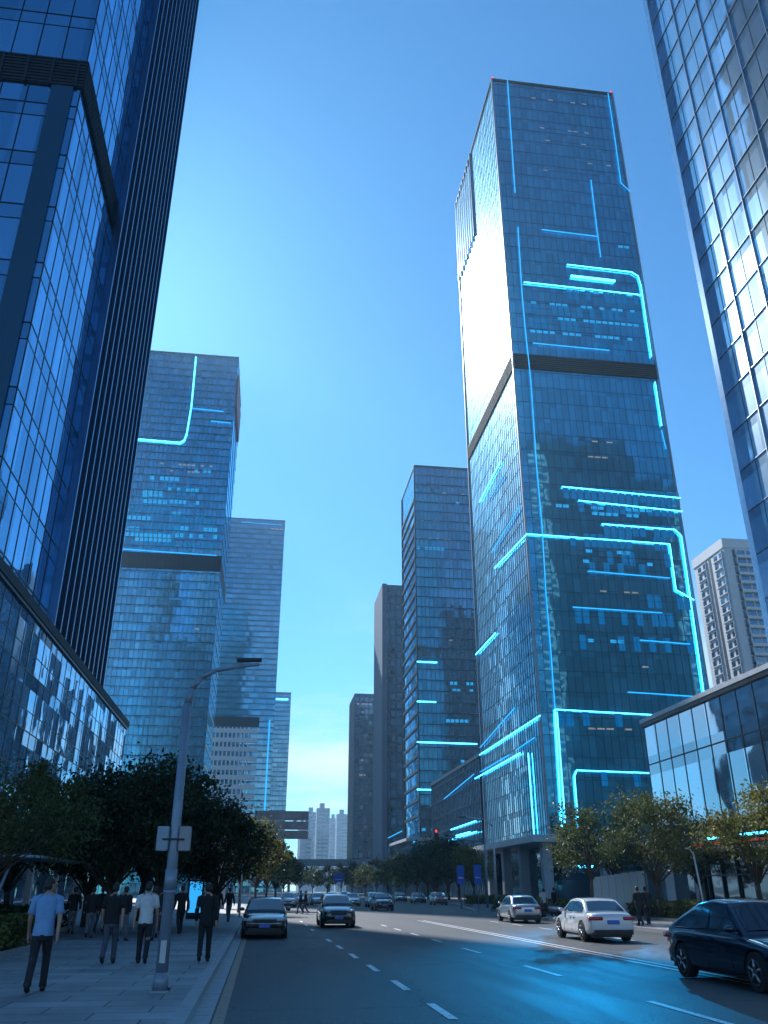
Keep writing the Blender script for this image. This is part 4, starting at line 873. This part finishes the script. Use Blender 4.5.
# scooter
x,y=gp(551,918); t=thing('scooter','parked motor scooter between the two people behind the sedans','scooter',(x,y,.15),R(70))
bm=bmesh.new(); ell(bm,(0,-.25,.55),(.16,.4,.2)); obj('body',bm,M['car_silver'],t,True); bm=bmesh.new(); B(bm,-.14,.14,-.5,.05,.74,.82); obj('seat',bm,M['trim'],t)
bm=bmesh.new(); tube(bm,(0,.6,.3),(0,.45,1.0),.04); tube(bm,(-.3,.43,1.0),(.3,.43,1.0),.02); obj('handlebar',bm,M['trim'],t)
bm=bmesh.new(); B(bm,-.15,.15,.05,.5,.25,.32); obj('footboard',bm,M['trim'],t)
for yy in (-.5,.65):
    bm=bmesh.new(); tube(bm,(-.05,yy,.24),(.05,yy,.24),.24,.24,18); obj('wheel',bm,M['tyre'],t)

# ------------------------------------------------------------------ air
HAZE = 1
if HAZE:
    m, nt, out, N, L = new_mat('haze'); v = N('VolumePrincipled'); v.inputs['Density'].default_value=.00024; v.inputs['Color'].default_value=(.5,.8,1,1); v.inputs['Anisotropy'].default_value=.4
    L(v.outputs[0], out.inputs['Volume'])
    o = obj('haze', box(-900,900,-150,1750,-1.2,285), m); o['kind']='stuff'

# ------------------------------------------------------------------ light
EL, AZS = 37.2, 16.5
s = Vector((-math.sin(R(AZS))*math.cos(R(EL)), math.cos(R(AZS))*math.cos(R(EL)), math.sin(R(EL))))
sun = bpy.data.lights.new('sun','SUN'); sun.energy=5.0; sun.angle=R(.53); sun.color=(.98,.985,1)
so = bpy.data.objects.new('sun', sun); COL.objects.link(so); so.rotation_euler=(s).to_track_quat('Z','Y').to_euler(); so.location=(0,0,300)
def spot(loc, tgt, e, size, blend, col, rad=1.0):  # added cyan spots stand in for facade light reflected onto the road
    l=bpy.data.lights.new('added_road_glow','SPOT'); l.energy=e; l.spot_size=R(size); l.spot_blend=blend; l.color=col; l.shadow_soft_size=rad
    o=bpy.data.objects.new('added_road_glow',l); COL.objects.link(o); o.location=loc; o.rotation_euler=(Vector(loc)-Vector(tgt)).to_track_quat('Z','Y').to_euler()
spot((54,147,30),(8.8,27,0),1.15e5,5.6,1,(.0,.42,1),.6)
spot((54,147,30),(5.6,18.5,0),1.3e5,5.0,1,(.0,.4,1),.6)
spot((54,147,30),(11,36,0),2e4,3.4,1,(.0,.36,1),.6)
w = bpy.data.worlds.new('World'); sc.world=w; w.use_nodes=True; nt=w.node_tree; nt.nodes.clear()
N=nt.nodes.new; L=nt.links.new
out=N('ShaderNodeOutputWorld'); bg=N('ShaderNodeBackground'); sky=N('ShaderNodeTexSky'); sky.sky_type='NISHITA'; sky.sun_disc=False
sky.sun_elevation=R(EL); sky.sun_rotation=R(-AZS); sky.air_density=1.0; sky.dust_density=.3; sky.ozone_density=3.0
tint=N('ShaderNodeMix'); tint.data_type='RGBA'; tint.blend_type='MULTIPLY'; tint.inputs['Factor'].default_value=1; tint.inputs['B'].default_value=(.33,.79,1.06,1)
L(sky.outputs[0], tint.inputs['A'])
tc=N('ShaderNodeTexCoord'); mp=N('ShaderNodeMapping'); mp.inputs['Scale'].default_value=(1,1,4.5); nz=N('ShaderNodeTexNoise'); nz.inputs['Scale'].default_value=2.6; nz.inputs['Detail'].default_value=7; nz.inputs['Roughness'].default_value=.55
L(tc.outputs['Generated'],mp.inputs[0]); L(mp.outputs[0],nz.inputs['Vector'])
mr=N('ShaderNodeMapRange'); mr.inputs['From Min'].default_value=.42; mr.inputs['From Max'].default_value=.64; L(nz.outputs['Fac'],mr.inputs[0])
sp=N('ShaderNodeSeparateXYZ'); L(tc.outputs['Generated'],sp.inputs[0]); lo=N('ShaderNodeMapRange'); lo.inputs['From Min'].default_value=.34; lo.inputs['From Max'].default_value=.1; L(sp.outputs[2],lo.inputs[0])
mu=N('ShaderNodeMath'); mu.operation='MULTIPLY'; L(mr.outputs[0],mu.inputs[0]); L(lo.outputs[0],mu.inputs[1])
cl=N('ShaderNodeMix'); cl.data_type='RGBA'; L(mu.outputs[0],cl.inputs['Factor']); L(tint.outputs['Result'],cl.inputs['A']); cl.inputs['B'].default_value=(6.6,7.0,7.7,1)
L(cl.outputs['Result'],bg.inputs['Color']); bg.inputs['Strength'].default_value=.138; L(bg.outputs[0],out.inputs[0])

sc.view_settings.view_transform='Standard'; sc.view_settings.look='None'; sc.view_settings.exposure=.35; sc.view_settings.gamma=1
sc.cycles.max_bounces=7; sc.cycles.diffuse_bounces=2; sc.cycles.glossy_bounces=4; sc.cycles.transmission_bounces=2; sc.cycles.volume_bounces=0; sc.cycles.transparent_max_bounces=6
sc.cycles.caustics_reflective=False; sc.cycles.caustics_refractive=False; sc.cycles.use_denoising=True; sc.cycles.sample_clamp_indirect=6
